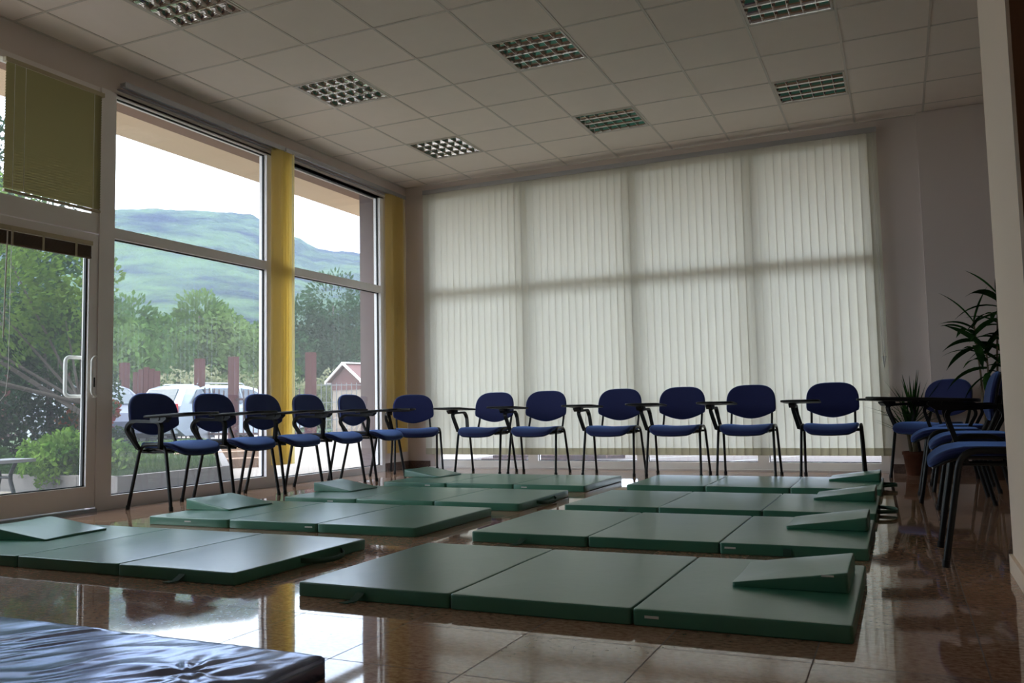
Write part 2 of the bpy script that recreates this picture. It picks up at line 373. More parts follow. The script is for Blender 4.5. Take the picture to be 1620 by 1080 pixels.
# glass door leaf
dr = thing('door_1', 'glazed entrance door with white pull handles and raised blind', 'door', kind='structure')
DY0, DY1 = -5.38, -4.39
b = MB(); b.box(-.06, .005, DY1-.075, DY1, .03, 2.04); b.box(-.06, .005, DY0, DY0+.09, .03, 2.04); b.box(-.06, .005, DY0+.09, DY1-.075, .03, .185); b.box(-.06, .005, DY0+.09, DY1-.075, 1.95, 2.04)
b.build('door_frame', M_pvc, dr)
MB().box(-.03, -.026, DY0+.09, DY1-.075, .185, 1.95).build('door_pane', M_glass2, dr)
b = MB()
for (y0_, y1_, z0_, z1_) in ((DY1-.088, DY1-.075, .185, 1.95), (DY0+.09, DY1-.088, .185, .193)): b.box(-.036, -.014, y0_, y1_, z0_, z1_)
b.build('gasket', M_gask, dr)
hp = lambda x: bend([(-.0, DY1-.035, 1.135), (x, DY1-.035, 1.135), (x, DY1-.10, 1.135), (x, DY1-.10, .83), (x, DY1-.035, .83), (0, DY1-.035, .83)], .045, 6)
MB().tube(bend([(0, DY1-.02, 1.125), (.06, DY1-.045, 1.125), (.065, DY1-.085, 1.105), (.065, DY1-.085, .86), (.06, DY1-.045, .835), (0, DY1-.02, .835)], .05, 6), .011).build('door_handle', M_white, dr)
MB().tube(bend([(-.06, DY1-.03, 1.125), (-.12, DY1-.035, 1.125), (-.12, DY1-.16, 1.125), (-.12, DY1-.16, .84), (-.12, DY1-.035, .84), (-.06, DY1-.03, .84)], .04, 6), .013).build('door_handle', M_white, dr)
MB().box(.004, .012, DY1-.028, DY1-.014, .905, .975).build('door_lock', M_black, dr)
dr2 = thing('door_3', 'second glazed door leaf beyond the left edge', 'door', kind='structure')
b = MB(); b.box(-.06, .005, -6.38, -6.29, .03, 2.04); b.box(-.06, .005, -5.47, -5.39, .03, 2.04); b.box(-.06, .005, -6.29, -5.47, .03, .185); b.box(-.06, .005, -6.29, -5.47, 1.95, 2.04); b.box(-.09, 0, -7.3, -6.39, 0, 3.17); b.box(-.09, 0, -6.39, -5.95, 2.05, 3.17)
b.build('door_frame', M_pvc, dr2); MB().box(-.03, -.026, -6.29, -5.47, .185, 1.95).build('door_pane', M_glass2, dr2)
struct(MB().box(-.14, .03, -6.4, -4.385, 0, .022).build('trim_3', M_alu), 'low metal threshold under the glass door', 'threshold')

# back window behind the blind
w4 = thing('window_4', 'wide back window hidden by the cream vertical blind', 'window', kind='structure')
fb = MB(); pb = MB(); gb = MB()
mull = [(.36, .43), (1.55, 1.67), (2.81, 2.93), (4.06, 4.17), (5.20, 5.27)]
for a, c in mull: fb.box(a, c, .02, .10, .09, BZ1-.05)
fb.box(.36, 5.27, .02, .10, 0, .09); fb.box(.36, 5.27, .02, .10, BZ1-.08, BZ1); fb.box(.36, 5.27, .0205, .0995, 2.03, 2.12)
for k in range(4):
    x0, x1 = mull[k][1], mull[k+1][0]
    pb.box(x0, x1, .058, .062, .09, 2.03); pb.box(x0, x1, .058, .062, 2.12, BZ1-.08)
    gb.box(x0, x1, .05, .057, .09, .098); gb.box(x0, x0+.008, .05, .057, .098, 2.03)
fb.build('window_frame', M_pvc, w4); pb.build('window_pane', M_glass, w4); gb.build('gasket', M_gask, w4)
struct(MB().box(.30, 5.30, -.03, .02, 0, .02).build('trim_4', M_pvc), 'pale sill strip under the back window', 'sill')

# ------------------------------------------------------------------ blinds
rnd = random.Random(4)
vb = thing('vertical_blind', 'wide cream vertical blind closed across the back window', 'blind', (0, 0, 0))
MB().box(.30, 5.31, -.10, -.05, 3.262, 3.30).box(.30, 5.31, -.108, -.102, 3.25, 3.30).build('headrail', M_alu, vb)
b = MB(); h = MB(); pitch = .0795; x = .335; k = 0
while x < 5.27:
    a = math.radians(9+rnd.uniform(-2, 2.0)) if x < 5.0 else math.radians(16+rnd.uniform(-3, 8))
    dx, dy = .0445*math.cos(a), .0445*math.sin(a)
    for (bb, z0_, z1_, t) in ((b, .235, 3.258, .0006), (h, .165, .237, .0025)):
        N = 6; top = []; 
        for i in range(N+1):
            u = -1+2*i/N; cur = .004*(1-u*u)
            px, py = x+dx*u, -.078+dy*u-cur
            top.append((px, py))
        vs_ = []
        for (px, py) in top: vs_ += [(px, py-t, z0_), (px, py-t, z1_), (px, py+t, z0_), (px, py+t, z1_)]
        fs = []
        for i in range(N):
            q = i*4; fs += [(q, q+4, q+5, q+1), (q+2, q+3, q+7, q+6), (q+1, q+5, q+7, q+3), (q, q+2, q+6, q+4)]
        fs += [(0, 1, 3, 2), (N*4, N*4+2, N*4+3, N*4+1)]
        bb.add(vs_, fs)
    x += pitch; k += 1
b.build('vanes', M_vane, vb); h.build('vane_hem', M_hem, vb)
b = MB(); b.tube([(5.265, -.10, 3.25), (5.262, -.102, 1.1)], .0022, 5); b.tube([(5.285, -.10, 3.25), (5.282, -.102, 1.1)], .0022, 5); b.build('control_chain', M_white, vb)
MB().tube([(5.262, -.103, 1.1), (5.272, -.104, 1.0), (5.284, -.103, 1.1)], .012, 8).build('chain_weight', M_white, vb)

def yellow_blind(label, y0, y1, ra, rb):
    t = thing('vertical_blind', label, 'blind', (0, 0, 0), 0, 'yellow vertical blinds drawn aside')
    MB().box(.035, .085, ra, rb, 3.215, 3.245).box(.0, .035, ra, rb, 3.2, 3.205).box(.088, .092, ra, rb, 3.205, 3.25).build('headrail', M_alu, t)
    b = MB(); h = MB(); n = 6
    for i in range(n):
        y = y0+(y1-y0)*i/(n-1); a = math.radians(48+rnd.uniform(-5, 5)); w_ = .044
        dx, dy = w_*math.sin(a), w_*math.cos(a)
        for (bb, z0_, z1_) in ((b, .27, 3.213), (h, .2, .272)):
            N = 4; vs_ = []
            for q in range(N+1):
                u = -1+2*q/N; cu = .004*(1-u*u)
                px, py = .062+dx*u, y+dy*u+cu
                vs_ += [(px, py-.0006, z0_), (px, py-.0006, z1_), (px, py+.0006, z0_), (px, py+.0006, z1_)]
            fs = []
            for q_ in range(N):
                q = q_*4; fs += [(q, q+4, q+5, q+1), (q+2, q+3, q+7, q+6), (q+1, q+5, q+7, q+3), (q, q+2, q+6, q+4)]
            fs += [(0, 1, 3, 2), (N*4, N*4+2, N*4+3, N*4+1)]
            bb.add(vs_, fs)
    b.build('vanes', M_yel, t); h.build('vane_hem', M_yel, t)
    b = MB()
    for dx in (.0, .03): b.tube([(.095, y1+.0+dx*.4, 3.2), (.095, y1+dx*.4, .55)], .002, 5)
    b.build('control_chain', M_white, t)
yellow_blind('bunch of yellow blind vanes hanging between the two tall windows', -2.46, -2.26, -4.24, -2.36)
yellow_blind('bunch of yellow blind vanes hanging nearest the room corner', -.48, -.20, -2.35, -.14)

# venetian blind over the fanlight
v = thing('venetian_blind', 'closed olive venetian blind over the fanlight', 'blind')
MB().box(.012, .045, -5.17, -4.385, 3.085, 3.115).build('headrail', M_cream, v)
b = MB(); z = 2.235
while z < 3.08:
    b.add([(.018, -5.155, z-.011), (.018, -4.40, z-.011), (.028, -4.40, z+.003), (.028, -5.155, z+.003), (.034, -5.155, z+.011), (.034, -4.40, z+.011)], [(0, 1, 2, 3), (3, 2, 5, 4)], True); z += .0195
b.build('slats', M_olive, v)
MB().box(.014, .036, -5.155, -4.40, 2.2, 2.216).build('bottom_rail', M_cream, v)
for y in (-5.10, -5.02, -4.47): MB().tube([(.04, y, 3.09), (.04, y, 2.2)], .0018, 5).build('ladder_cord', M_white, v)
# raised venetian blind on the door
v = thing('venetian_blind', 'raised brown venetian blind at the top of the glass door', 'blind')
MB().box(.006, .036, -5.28, -4.46, 1.945, 1.975).build('headrail', M_cream, v)
b = MB()
for i in range(16): z = 1.86+i*.005; b.box(.009, .032, -5.27, -4.47, z, z+.0032)
b.build('slats', M_brown, v)
MB().box(.008, .034, -5.27, -4.47, 1.846, 1.859).build('bottom_rail', M_brown, v)
for y in (-5.09, -4.86, -4.60): MB().box(.034, .038, y-.008, y+.008, 1.845, 1.96).build('ladder_tape', M_cream, v)
MB().tube([(.045, -5.13, 1.93), (.048, -5.145, 1.22)], .005, 6).build('tilt_wand', M_white, v)
MB().tube([(.045, -5.10, 1.93), (.05, -5.105, 1.0), (.05, -5.12, .85), (.05, -5.16, .80)], .002, 5).build('pull_cord', M_white, v)

# ------------------------------------------------------------------ ceiling lights
def make_light(label, i, j):
    x0, y1 = GX+.6*i+.012, GY-.6*j-.012; S = .576
    t = thing('ceiling_light', label, 'ceiling light', (x0+S/2, y1-S/2, HC), 0, 'louvred ceiling lights')
    return t
def build_light(t):
    S = .288
    b = MB(); b.box(-S, S, -S, S, .085, .09); b.box(-S, -S+.004, -S, S, .0, .085); b.box(S-.004, S, -S, S, 0, .085); b.box(-S, S, -S, -S+.004, 0, .085); b.box(-S, S, S-.004, S, 0, .085)
    b.build('housing', M_mirror, t)
    b = MB()
    b.box(-S, S, -S, -S+.016, -.003, .001); b.box(-S, S, S-.016, S, -.003, .001); b.box(-S, -S+.016, -S+.016, S-.016, -.003, .001); b.box(S-.016, S, -S+.016, S-.016, -.003, .001)
    b.build('rim', M_grid, t)
    L = S-.012; n = 4; p = 2*L/n
    b = MB()
    def vrib(axis, c, a0, a1, ht, top, bot):
        # curved-sided reflector rib: narrow lower edge, wide top
        prof = []
        for q in range(6):
            u = q/5; prof.append((bot+(top-bot)*u**1.8, ht*u))
        poly = [(c+w_, z_+.002) for w_, z_ in prof]+[(c-w_, z_+.002) for w_, z_ in reversed(prof)]
        if axis == 0: b.prism(poly, 0, a0, a1)      # runs along x
        else: b.prism(poly, 1, a0, a1)
    for k in range(n+1): vrib(0, -L+k*p, -L, L, .048, .030, .0015)
    for r_ in range(n):
        for k in range(7):
            vrib(1, -L+(2*L)*k/6, -L+r_*p+.002, -L+(r_+1)*p-.002, .040, .016, .0010)
    b.build('louvre', M_mirror, t)
    for k in range(n): MB().tube([(-L+.01, -L+(k+.5)*p, .063), (L-.01, -L+(k+.5)*p, .063)], .011, 10).build('lamp_tube', M_tube, t)
LL = ['louvred ceiling light cut by the top edge above the left windows', 'second ceiling light of the row along the left windows', 'ceiling light nearest the room corner in the window row',
      'reddish mirrored ceiling light at the top middle of the ceiling', 'green tinted ceiling light over the left middle of the cream blind', 'blue tinted ceiling light cut by the top edge at the right', 'green tinted ceiling light over the right end of the cream blind']
first = make_light(LL[0], *LIGHTS[0]); build_light(first); index_kids()
for (i, j), lab in zip(LIGHTS[1:], LL[1:]):
    c = copy_tree(first); c['label'] = lab; c.location = (GX+.6*i+.3, GY-.6*j-.3, HC)

# ------------------------------------------------------------------ exercise mats
def edge_strip(b, x0, x1, y, z, out, w=.0016):
    pass
def make_mat(label, x0, x1, yf, yb, group='green folding mats', seed=0, loops=(), tabs=(), labels_=()):
    cx, cy_ = (x0+x1)/2, (yf+yb)/2; t = thing('exercise_mat', label, 'mat', (cx, cy_, 0), 0, group)
    r = random.Random(seed); W_ = (x1-x0)/3; D = (yb-yf); H = .052
    for k in range(3):
        a = -1.5*W_+k*W_; g_ = .0025
        jy = r.uniform(-.004, .004)
        o = dense(rrect(a+g_, a+W_-g_, -D/2+jy, D/2+jy, .014, 3), .08)
        ph = r.uniform(0, 6)
        def fn(v, ph=ph):
            s_ = 1 if v.z > .02 else 0
            return (v.x, v.y, v.z+s_*(.0008*math.sin(9*v.x+ph)*math.cos(7*v.y+ph)))
        MB().cushion(o, H, .0, .006, fn, rings=(.97, .9, .75, .55, .35, .15), bulge=.003).build('panel', M_green, t)
    for k in (1, 2): MB().box(-1.5*W_+k*W_-.0025, -1.5*W_+k*W_+.0025, -D/2+.012, D/2-.012, .004, H-.010).build('fold_hinge', M_strap, t)
    for (px, kind) in tabs:          # short webbing tab hanging from the front edge
        s = MB(); y = -D/2
        if kind == 'down':
            path = [(0, y-.001, .030), (0, y-.012, .022), (-.012, y-.03, .006), (-.035, y-.06, .003)]
        else:
            path = [(0, y-.001, .034), (0, y-.006, .02), (0, y-.008, .006)]
        vs_ = []
        for (ax, ay, az) in path: vs_ += [(px+ax-.017, ay, az), (px+ax+.017, ay, az)]
        for (ax, ay, az) in path: vs_ += [(px+ax-.017, ay-.001, az+.003), (px+ax+.017, ay-.001, az+.003)]
        n2 = len(path)*2; fs = []
        for q in range(len(path)-1):
            fs.append((q*2, q*2+1, q*2+3, q*2+2)); fs.append((n2+q*2, n2+q*2+2, n2+q*2+3, n2+q*2+1))
            fs.append((q*2, q*2+2, n2+q*2+2, n2+q*2)); fs.append((q*2+1, n2+q*2+1, n2+q*2+3, q*2+3))
        fs.append((0, n2, n2+1, 1)); e = n2-2; fs.append((e, e+1, n2+e+1, n2+e))
        s.add(vs_, fs); s.build('strap_tab', M_strap, t)
    for (px, w_) in labels_:
        tag(MB().box(px-w_/2, px+w_/2, -D/2-.0015, -D/2+.002, .026, .034).build('care_label', M_label, t), 'small white label')
    for (side, yy, ln, outw, zz) in loops:       # carrying loop on a short side
        sx = 1.5*W_*side
        pts = bend([(sx-.004*side, yy-ln/2, .03), (sx+outw*.8*side, yy-ln/3, zz), (sx+outw*side, yy, zz*.8), (sx+outw*.8*side, yy+ln/3, zz), (sx-.004*side, yy+ln/2, .03)], .05, 5)
        vs_ = []
        for p in pts: vs_ += [(p.x, p.y, p.z-.011), (p.x, p.y, p.z+.011), (p.x+.003*side, p.y, p.z+.011), (p.x+.003*side, p.y, p.z-.011)]
        fs = []
        for q in range(len(pts)-1):
            a = q*4
            for c in range(4): fs.append((a+c, a+(c+1) % 4, a+4+(c+1) % 4, a+4+c))
        fs += [(0, 3, 2, 1), (len(vs_)-4, len(vs_)-3, len(vs_)-2, len(vs_)-1)]
        MB().add(vs_, fs, True).build('carry_strap', M_strap, t)
    return t
MATS = [
 ('large green folding mat in the foreground, nearest of the right column', 3.29, 5.245, -6.22, -5.24, [], [(-.69, 'down')], [(.39, .045)]),
 ('green folding mat of the right column, second from the camera', 3.325, 5.24, -4.85, -3.86, [], [(-.66, 'down'), (.62, 'flat')], [(.37, .05)]),
 ('green folding mat of the right column, third from the camera', 3.36, 5.24, -3.60, -2.60, [(1, -.1, .26, .11, .03)], [(-.55, 'flat')], []),
 ('green folding mat of the right column, farthest, before the back chairs', 3.35, 5.24, -2.17, -1.17, [(1, .1, .2, .10, .035)], [], [(-.55, .045)]),
 ('green folding mat at the left edge of the picture, nearest of the left column', .97, 2.93, -6.15, -5.22, [(1, .1, .30, .075, .022)], [(.70, 'down')], []),
 ('green folding mat of the left column, second from the camera', 1.01, 2.97, -4.82, -3.86, [], [], [(-.65, .05), (.27, .05)]),
 ('green folding mat of the left column, third from the camera', 1.09, 3.05, -3.61, -2.67, [(1, .0, .34, .05, .018)], [], [(-.55, .05)]),
 ('green folding mat of the left column, farthest, beside the corner chair', 1.14, 3.05, -2.31, -1.30, [], [], [(-.5, .05), (.42, .05)]),
]
for k, (lab, x0, x1, yf, yb, lo, ta, la) in enumerate(MATS): make_mat(lab, x0, x1, yf, yb, seed=k, loops=lo, tabs=ta, labels_=[q for q in la if q[1] > 0])

# wedge cushions
def make_wedge(label, xt, xp, yf, yb, rot=0, h=.07):
    """thin edge at xt, thick edge at xp"""
    cx, cy_ = (xt+xp)/2, (yf+yb)/2; t = thing('wedge_cushion', label, 'wedge cushion', (cx, cy_, .0535), rot, 'green wedge cushions')
    L = abs(xp-xt); D = yb-yf; sgn = 1 if xp > xt else -1
    o = dense(rrect(-L/2, L/2, -D/2, D/2, .012, 3), .05)
    def fn(v):
        u = min(max((v.x*sgn+L/2)/L, 0), 1); top = .013+(h-.013)*u
        zz = v.z/.06
        return (v.x, v.y, zz*top+(.002*math.sin(v.y*14+v.x*9) if zz > .5 else 0))
    MB().cushion(o, .06, .0, .006, fn, rings=(.93, .75, .5, .25), bulge=.004).build('wedge_body', M_green, t)
    return t
WD = [('wedge cushion on the nearest mat of the right column', 4.83, 5.21, -5.80, -5.38, 0), ('wedge cushion on the second mat of the right column', 4.84, 5.22, -4.34, -3.96, 0),
      ('wedge cushion on the third mat of the right column', 4.85, 5.22, -2.99, -2.58, 0), ('wedge cushion on the farthest mat of the right column', 4.84, 5.22, -1.57, -1.19, 0),
      ('wedge cushion on the mat at the left picture edge', 1.33, .93, -5.83, -5.40, math.radians(8)), ('wedge cushion on the second mat of the left column', 1.36, .98, -4.48, -4.05, .0),
      ('wedge cushion on the third mat of the left column', 1.43, 1.07, -3.22, -2.84, 0), ('wedge cushion on the farthest mat of the left column', 1.46, 1.06, -1.82, -1.42, math.radians(-4))]
for lab, xt, xp, yf, yb, ro in WD:
    w_ = make_wedge(lab, xt, xp, yf, yb, ro)
    if 'nearest mat of the right' in lab:
        MB().box(.105, .145, -.2125, -.2095, .052, .058).build('care_label', M_label, w_)

# navy crinkled mat in the foreground
def navy_mat():
    t = thing('gym_mat', 'shiny crinkled navy vinyl mat at the lower left', 'mat', (2.95, -7.5, 0))
    NX, NY = 300, 150; X0, X1, Y0, Y1 = -1.05, 1.05, -.50, .50; H = .062
    import mathutils.noise as mn
    vs_ = []; 
    def hgt(x, y):
        e = min(min(x-X0, X1-x), min(y-Y0, Y1-y)); ed = min(1, max(e, 0)/.03); base = H*(.80+.20*math.sqrt(1-(1-ed)**2))
        # long folds that run slantwise, gathered near the corner
        u = x*.55+y*.84; w_ = -x*.84+y*.55
        f1 = mn.noise(Vector((u*2.6, w_*13+mn.noise(Vector((u*3, w_*3, 2)))*1.6, .3)))
        f2 = mn.noise(Vector((u*6, w_*30, 4.1+mn.noise(Vector((x*4, y*4, 0))))))
        dx, dy = X1-.22-x, (Y1-.25)-y; rr = math.hypot(dx, dy); an = math.atan2(dy, dx)
        f3 = math.sin(an*7+mn.noise(Vector((x*5, y*5, 1)))*3)*math.exp(-(rr/.20)**2)*min(1, rr/.04)
        return base+ed*(.0056*(1-abs(f1)*2.2)*(.5+.5*mn.noise(Vector((x*1.7, y*1.7, 11)))+.3)+.0011*f2+.0006*mn.noise(Vector((u*14, w_*70, 3)))+.0034*f3)
    for j in range(NY+1):
        for i in range(NX+1):
            x = X0+(X1-X0)*i/NX; y = Y0+(Y1-Y0)*j/NY; vs_.append((x+.004*mn.noise(Vector((x*9, y*9, 7))), y+.004*mn.noise(Vector((x*9, y*9, 9))), hgt(x, y)))
    fs = [(j*(NX+1)+i, j*(NX+1)+i+1, (j+1)*(NX+1)+i+1, (j+1)*(NX+1)+i) for j in range(NY) for i in range(NX)]
    edge = [i for i in range(NX+1)]+[(j)*(NX+1)+NX for j in range(1, NY+1)]+[NY*(NX+1)+i for i in range(NX-1, -1, -1)]+[j*(NX+1) for j in range(NY-1, 0, -1)]
    b0 = len(vs_); n = len(edge)
    for e in edge: vs_.append((vs_[e][0], vs_[e][1], 0))
    for k in range(n): fs.append((edge[k], b0+k, b0+(k+1) % n, edge[(k+1) % n]))
    fs.append(tuple(b0+k for k in reversed(range(n))))
    MB().add(vs_, fs, True).build('mat_cover', M_navyv, t)
navy_mat()

# ------------------------------------------------------------------ tablet-arm chairs (local: forward = +x, sitter's right = -y)
def make_chair():
    t = thing('tablet_arm_chair', '', 'chair')
    for s in (-1, 1):
        path = bend([(.215, s*.262, 0), (.135, s*.247, .475), (-.105, s*.247, .475), (-.215, s*.262, 0)], .075, 6)
        lf = MB().tube(path, .0140, 10, flat=.85).build('leg_frame', M_black, t)
        for xx in (.215, -.215): MB().tube([(xx, s*.262, 0), (xx-.004*(1 if xx > 0 else -1), s*.2615, .03)], .0155, 10).build('foot_cap', M_plast, lf)
    b = MB()   # seat frame under the cushion, joined to the leg frames
    b.tube(bend([(.16, -.19, .418), (-.16, -.19, .418)], .02), .010, 8); b.tube(bend([(.16, .19, .418), (-.16, .19, .418)], .02), .010, 8)
    for xx in (.115, -.095): b.tube([(xx, -.245, .43), (xx, .245, .43)], .010, 8)
    b.build('seat_frame', M_black, t)
    o = dense(rrect(-.175, .255, -.228, .228, .085, 7), .05)
    def fseat(v):
        d = 0
        if v.x > .10: d -= 2.0*(v.x-.10)**2          # waterfall front
        d += .35*(v.y**2)-.008                        # dished across
        d += .45*max(0, -v.x-.05)**2
        return (v.x, v.y, v.z+d+.01*math.cos((v.x-.05)*6)*.6)
    MB().cushion(o, .478, .436, .021, fseat, bulge=.006).build('seat', M_blue, t)
    o2 = dense(rrect(-.160, .24, -.213, .213, .08, 7), .05)
    MB().cushion(o2, .437, .426, .005, fseat).build('seat_shell', M_shell, t)
    # backrest: outline in (y, z), belly at the lower edge
    def bo(w, z0, z1, r):
        pts = []
        n = 14
        for i in range(n+1):                                   # belly, right to left going along the bottom
            u = -1+2*i/n; pts.append((u*w*.97, z0+.070*(abs(u)**1.8)))
        zc = z0+.15
        pts += [(w, z0+.095), (w, zc)]
        for i in range(1, 12):
            a = PI/2*i/12; pts.append((w*math.cos(a)**(2/3.4), zc+(z1-zc)*math.sin(a)**(2/2.5)))
        pts.append((0, z1))
        top = []
        for p in reversed(pts[n+1:-1]): top.append((-p[0], p[1]))
        return dense(pts+top, .045)
    back = bo(.232, .535, .862, .105)
    tilt = math.tan(math.radians(9))
    def fback(off):
        def f(v):                                              # v = (y, z, thickness)
            return (-.245+v.z+off-(v.y-.535)*tilt+.35*v.x**2-.35*(v.y-.66)**2, v.x, v.y)
        return f
    # orientation: thickness axis points forward
    MB().cushion(back, .030, .0, .015, fback(0), bulge=.004).build('backrest', M_blue, t)
    MB().cushion(bo(.222, .543, .854, .10), .002, -.014, .006, fback(0)).build('back_shell', M_shell, t)
    for s in (-1, 1):
        pth = bend([(-.02, s*.19, .420), (-.19, s*.19, .424), (-.262, s*.19, .58), (-.285, s*.19, .70)], .05, 6)
        MB().tube(pth, .0105, 8, flat=1.5).build('back_upright', M_black, t)
    # plastic arm loop on the sitter's right
    def strip(path, w, th):
        m = MB(); vs_ = []; n = len(path)
        for i, p in enumerate(path):
            a = path[max(i-1, 0)]; c = path[min(i+1, n-1)]; tg = (c-a).normalized(); nn = Vector((0, 1, 0)).cross(tg).normalized()
            for (sy_, sn) in ((-1, -1), (1, -1), (1, 1), (-1, 1)): vs_.append(p+Vector((0, sy_*w/2, 0))+nn*sn*th/2)
        fs = []
        for i in range(n-1):
            for c in range(4): fs.append((i*4+c, i*4+(c+1) % 4, i*4+4+(c+1) % 4, i*4+4+c))
        fs += [(0, 3, 2, 1), (n*4-4, n*4-3, n*4-2, n*4-1)]
        return m.add(vs_, fs)
    loop = bend([(.11, -.268, .445), (.165, -.315, .640), (-.13, -.315, .650), (-.185, -.315, .59), (-.105, -.268, .445)], .06, 6)
    arm = strip(loop, .034, .022).build('armrest', M_plast, t)
    for bx in (.115, -.105): MB().tube([(bx, -.272, .447), (bx, -.235, .44)], .009, 6).build('arm_bolt', M_black, arm)
    # hinge block and writing tablet
    hb = MB(); hb.prism([(.09, .635), (.20, .635), (.235, .660), (.235, .674), (.08, .674), (.08, .65)], 1, -.34, -.285); hb.tube([(.16, -.345, .663), (.16, -.28, .663)], .016, 10)
    tb = dense(rrect(.02, .50, -.385, -.075, .075, 6), .05)
    def ft(v): 
        return (v.x, v.y+(.05*(v.x-.02) if v.y > -.2 else 0), v.z+.012*(v.x-.1)/.3)
    tab = MB().cushion(tb, .690, .673, .006, ft).build('writing_tablet', M_plast, t)
    hb.build('tablet_hinge', M_black, tab)
    return t
def rot_for(dx, dy): return math.atan2(dy, dx)
CH = [  # label, x, y, forward angle, group
 ('blue tablet-arm chair nearest the glass door, first of the window row', .38, -3.97, 0, 'chairs in front of the left windows'),
 ('second blue tablet-arm chair of the window row, counted from the door', .41, -3.36, 0, 'chairs in front of the left windows'),
 ('third blue tablet-arm chair of the window row, before the yellow vanes', .42, -2.77, 0, 'chairs in front of the left windows'),
 ('fourth blue tablet-arm chair of the window row', .44, -2.14, 0, 'chairs in front of the left windows'),
 ('fifth blue tablet-arm chair of the window row, next to the corner chair', .49, -1.49, 0, 'chairs in front of the left windows'),
 ('blue tablet-arm chair turned diagonally in the left room corner', .48, -.62, math.radians(-52), 'corner chairs'),
 ('first blue chair before the cream blind, counted from the left corner', 1.33, -.61, -PI/2, 'chairs in front of the cream blind'),
 ('second blue chair before the cream blind, counted from the left corner', 1.945, -.61, -PI/2+.02, 'chairs in front of the cream blind'),
 ('third blue chair before the cream blind, counted from the left corner', 2.76, -.61, -PI/2, 'chairs in front of the cream blind'),
 ('fourth blue chair before the cream blind, at its third dark bar', 3.405, -.61, -PI/2, 'chairs in front of the cream blind'),
 ('fifth blue chair before the cream blind, second from its right end', 4.075, -.61, -PI/2, 'chairs in front of the cream blind'),
 ('blue chair alone before the right end of the cream blind', 4.815, -.61, -PI/2, 'chairs in front of the cream blind'),
 ('blue chair turned diagonally before the spiky potted plant', 5.62, -.56, math.atan2(-.77, -.64), 'corner chairs'),
 ('nearest blue chair of the shaded right row, half behind the cream wall end', 5.745, -4.63, PI, 'chairs along the right side'),
 ('second blue chair of the shaded right row, behind the nearest one', 5.79, -3.15, PI, 'chairs along the right side'),
 ('third blue chair of the shaded right row', 5.70, -2.29, PI, 'chairs along the right side'),
 ('farthest blue chair of the shaded right row, next to the diagonal one', 5.80, -1.50, PI, 'chairs along the right side'),
]
proto = make_chair(); index_kids()
for k, (lab, x, y, a, g_) in enumerate(CH):
    c = proto if k == 0 else copy_tree(proto)
    c['label'] = lab; c['group'] = g_; c.location = (x, y, 0); c.rotation_euler.z = a

# ------------------------------------------------------------------ potted plants by the right end of the back wall
def blade(b, base, d0, length, w, droop, twist=0, n=8, fold=.25):
    d = Vector(d0).normalized(); p = Vector(base); side = d.cross(Vector((0, 0, 1)))
    if side.length < .05: side = Vector((math.cos(twist), math.sin(twist), 0))
    side.normalize(); side = Matrix.Rotation(twist, 3, d) @ side
    L = []; R_ = []; C_ = []; st = length/n
    for i in range(n+1):
        u = i/n; ww = w*(math.sin(PI*min(1, .12+u*.88))**.7)*(1-u**6)*.5+.0006
        nrm = side.cross(d).normalized()
        C_.append(p.copy()); L.append(p-side*ww+nrm*ww*fold); R_.append(p+side*ww+nrm*ww*fold)
        p = p+d*st; d = (d+Vector((0, 0, -droop*st))).normalized()
    vs_ = L+C_+R_; m = n+1; fs = []
    for i in range(n): fs += [(i, m+i, m+i+1, i+1), (m+i, 2*m+i, 2*m+i+1, m+i+1)]
    b.add(vs_, fs, True)
def pot(parent, r, h, m):
    MB().lathe([(r*.72, 0), (r*.76, .004), (r*.97, h*.86), (r*1.06, h*.86), (r*1.06, h), (r*.95, h), (r*.93, h*.9)], seg=28).build('pot', m, parent)
    MB().lathe([(r*.92, h*.86), (r*.93, h*.9)], seg=28).build('soil', M_soil, parent)
rnd = random.Random(11)
y_ = thing('potted_yucca', 'spiky yucca in a terracotta pot right of the cream blind', 'potted plant', (5.49, -.20, 0))
pot(y_, .105, .215, M_terra)
b = MB(); b.tube([(0, 0, .19), (.01, .0, .36), (.0, .01, .50)], .024, 10, r2=.02); b.tube([(-.03, .02, .19), (-.05, .01, .40)], .016, 8); b.build('stem', M_stem, y_)
b = MB()
for (c, n_, z0_) in (((0, .01, .50), 34, 0), ((-.05, .01, .40), 22, 0)):
    for k in range(n_):
        a = k*2.4+rnd.uniform(-.3, .3); el = math.radians(20+65*(k/n_)); L_ = rnd.uniform(.32, .50)*(1 if n_ > 30 else .8)
        dy = math.sin(a)*math.cos(el); dy = min(dy, .12)
        blade(b, (c[0], c[1], c[2]-.05+.06*k/n_), (math.cos(a)*math.cos(el), dy, math.sin(el)), L_, .020, .5 if el < .9 else .15, 0, 7)
b.build('leaves', M_dleaf, y_)
d_ = thing('potted_dracaena', 'tall dracaena with drooping strap leaves behind the right row of chairs', 'potted plant', (6.10, -.52, 0))
pot(d_, .16, .27, M_potp)
b = MB(); tips = []
for (x0, y0, x1, y1, h) in ((-.04, 0, -.10, 0, 1.36), (.03, .02, .10, .02, 1.60), (.0, -.03, -.02, -.02, 1.14), (-.01, .03, .17, .03, 1.28)):
    b.tube([(x0, y0, .24), (x0*1.5, y0, .55), ((x0+x1)/2, y1, h*.66), (x1, y1, h)], .0095, 8, r2=.007); tips.append((x1, y1, h))
b.build('stem', M_stem, d_)
b = MB()
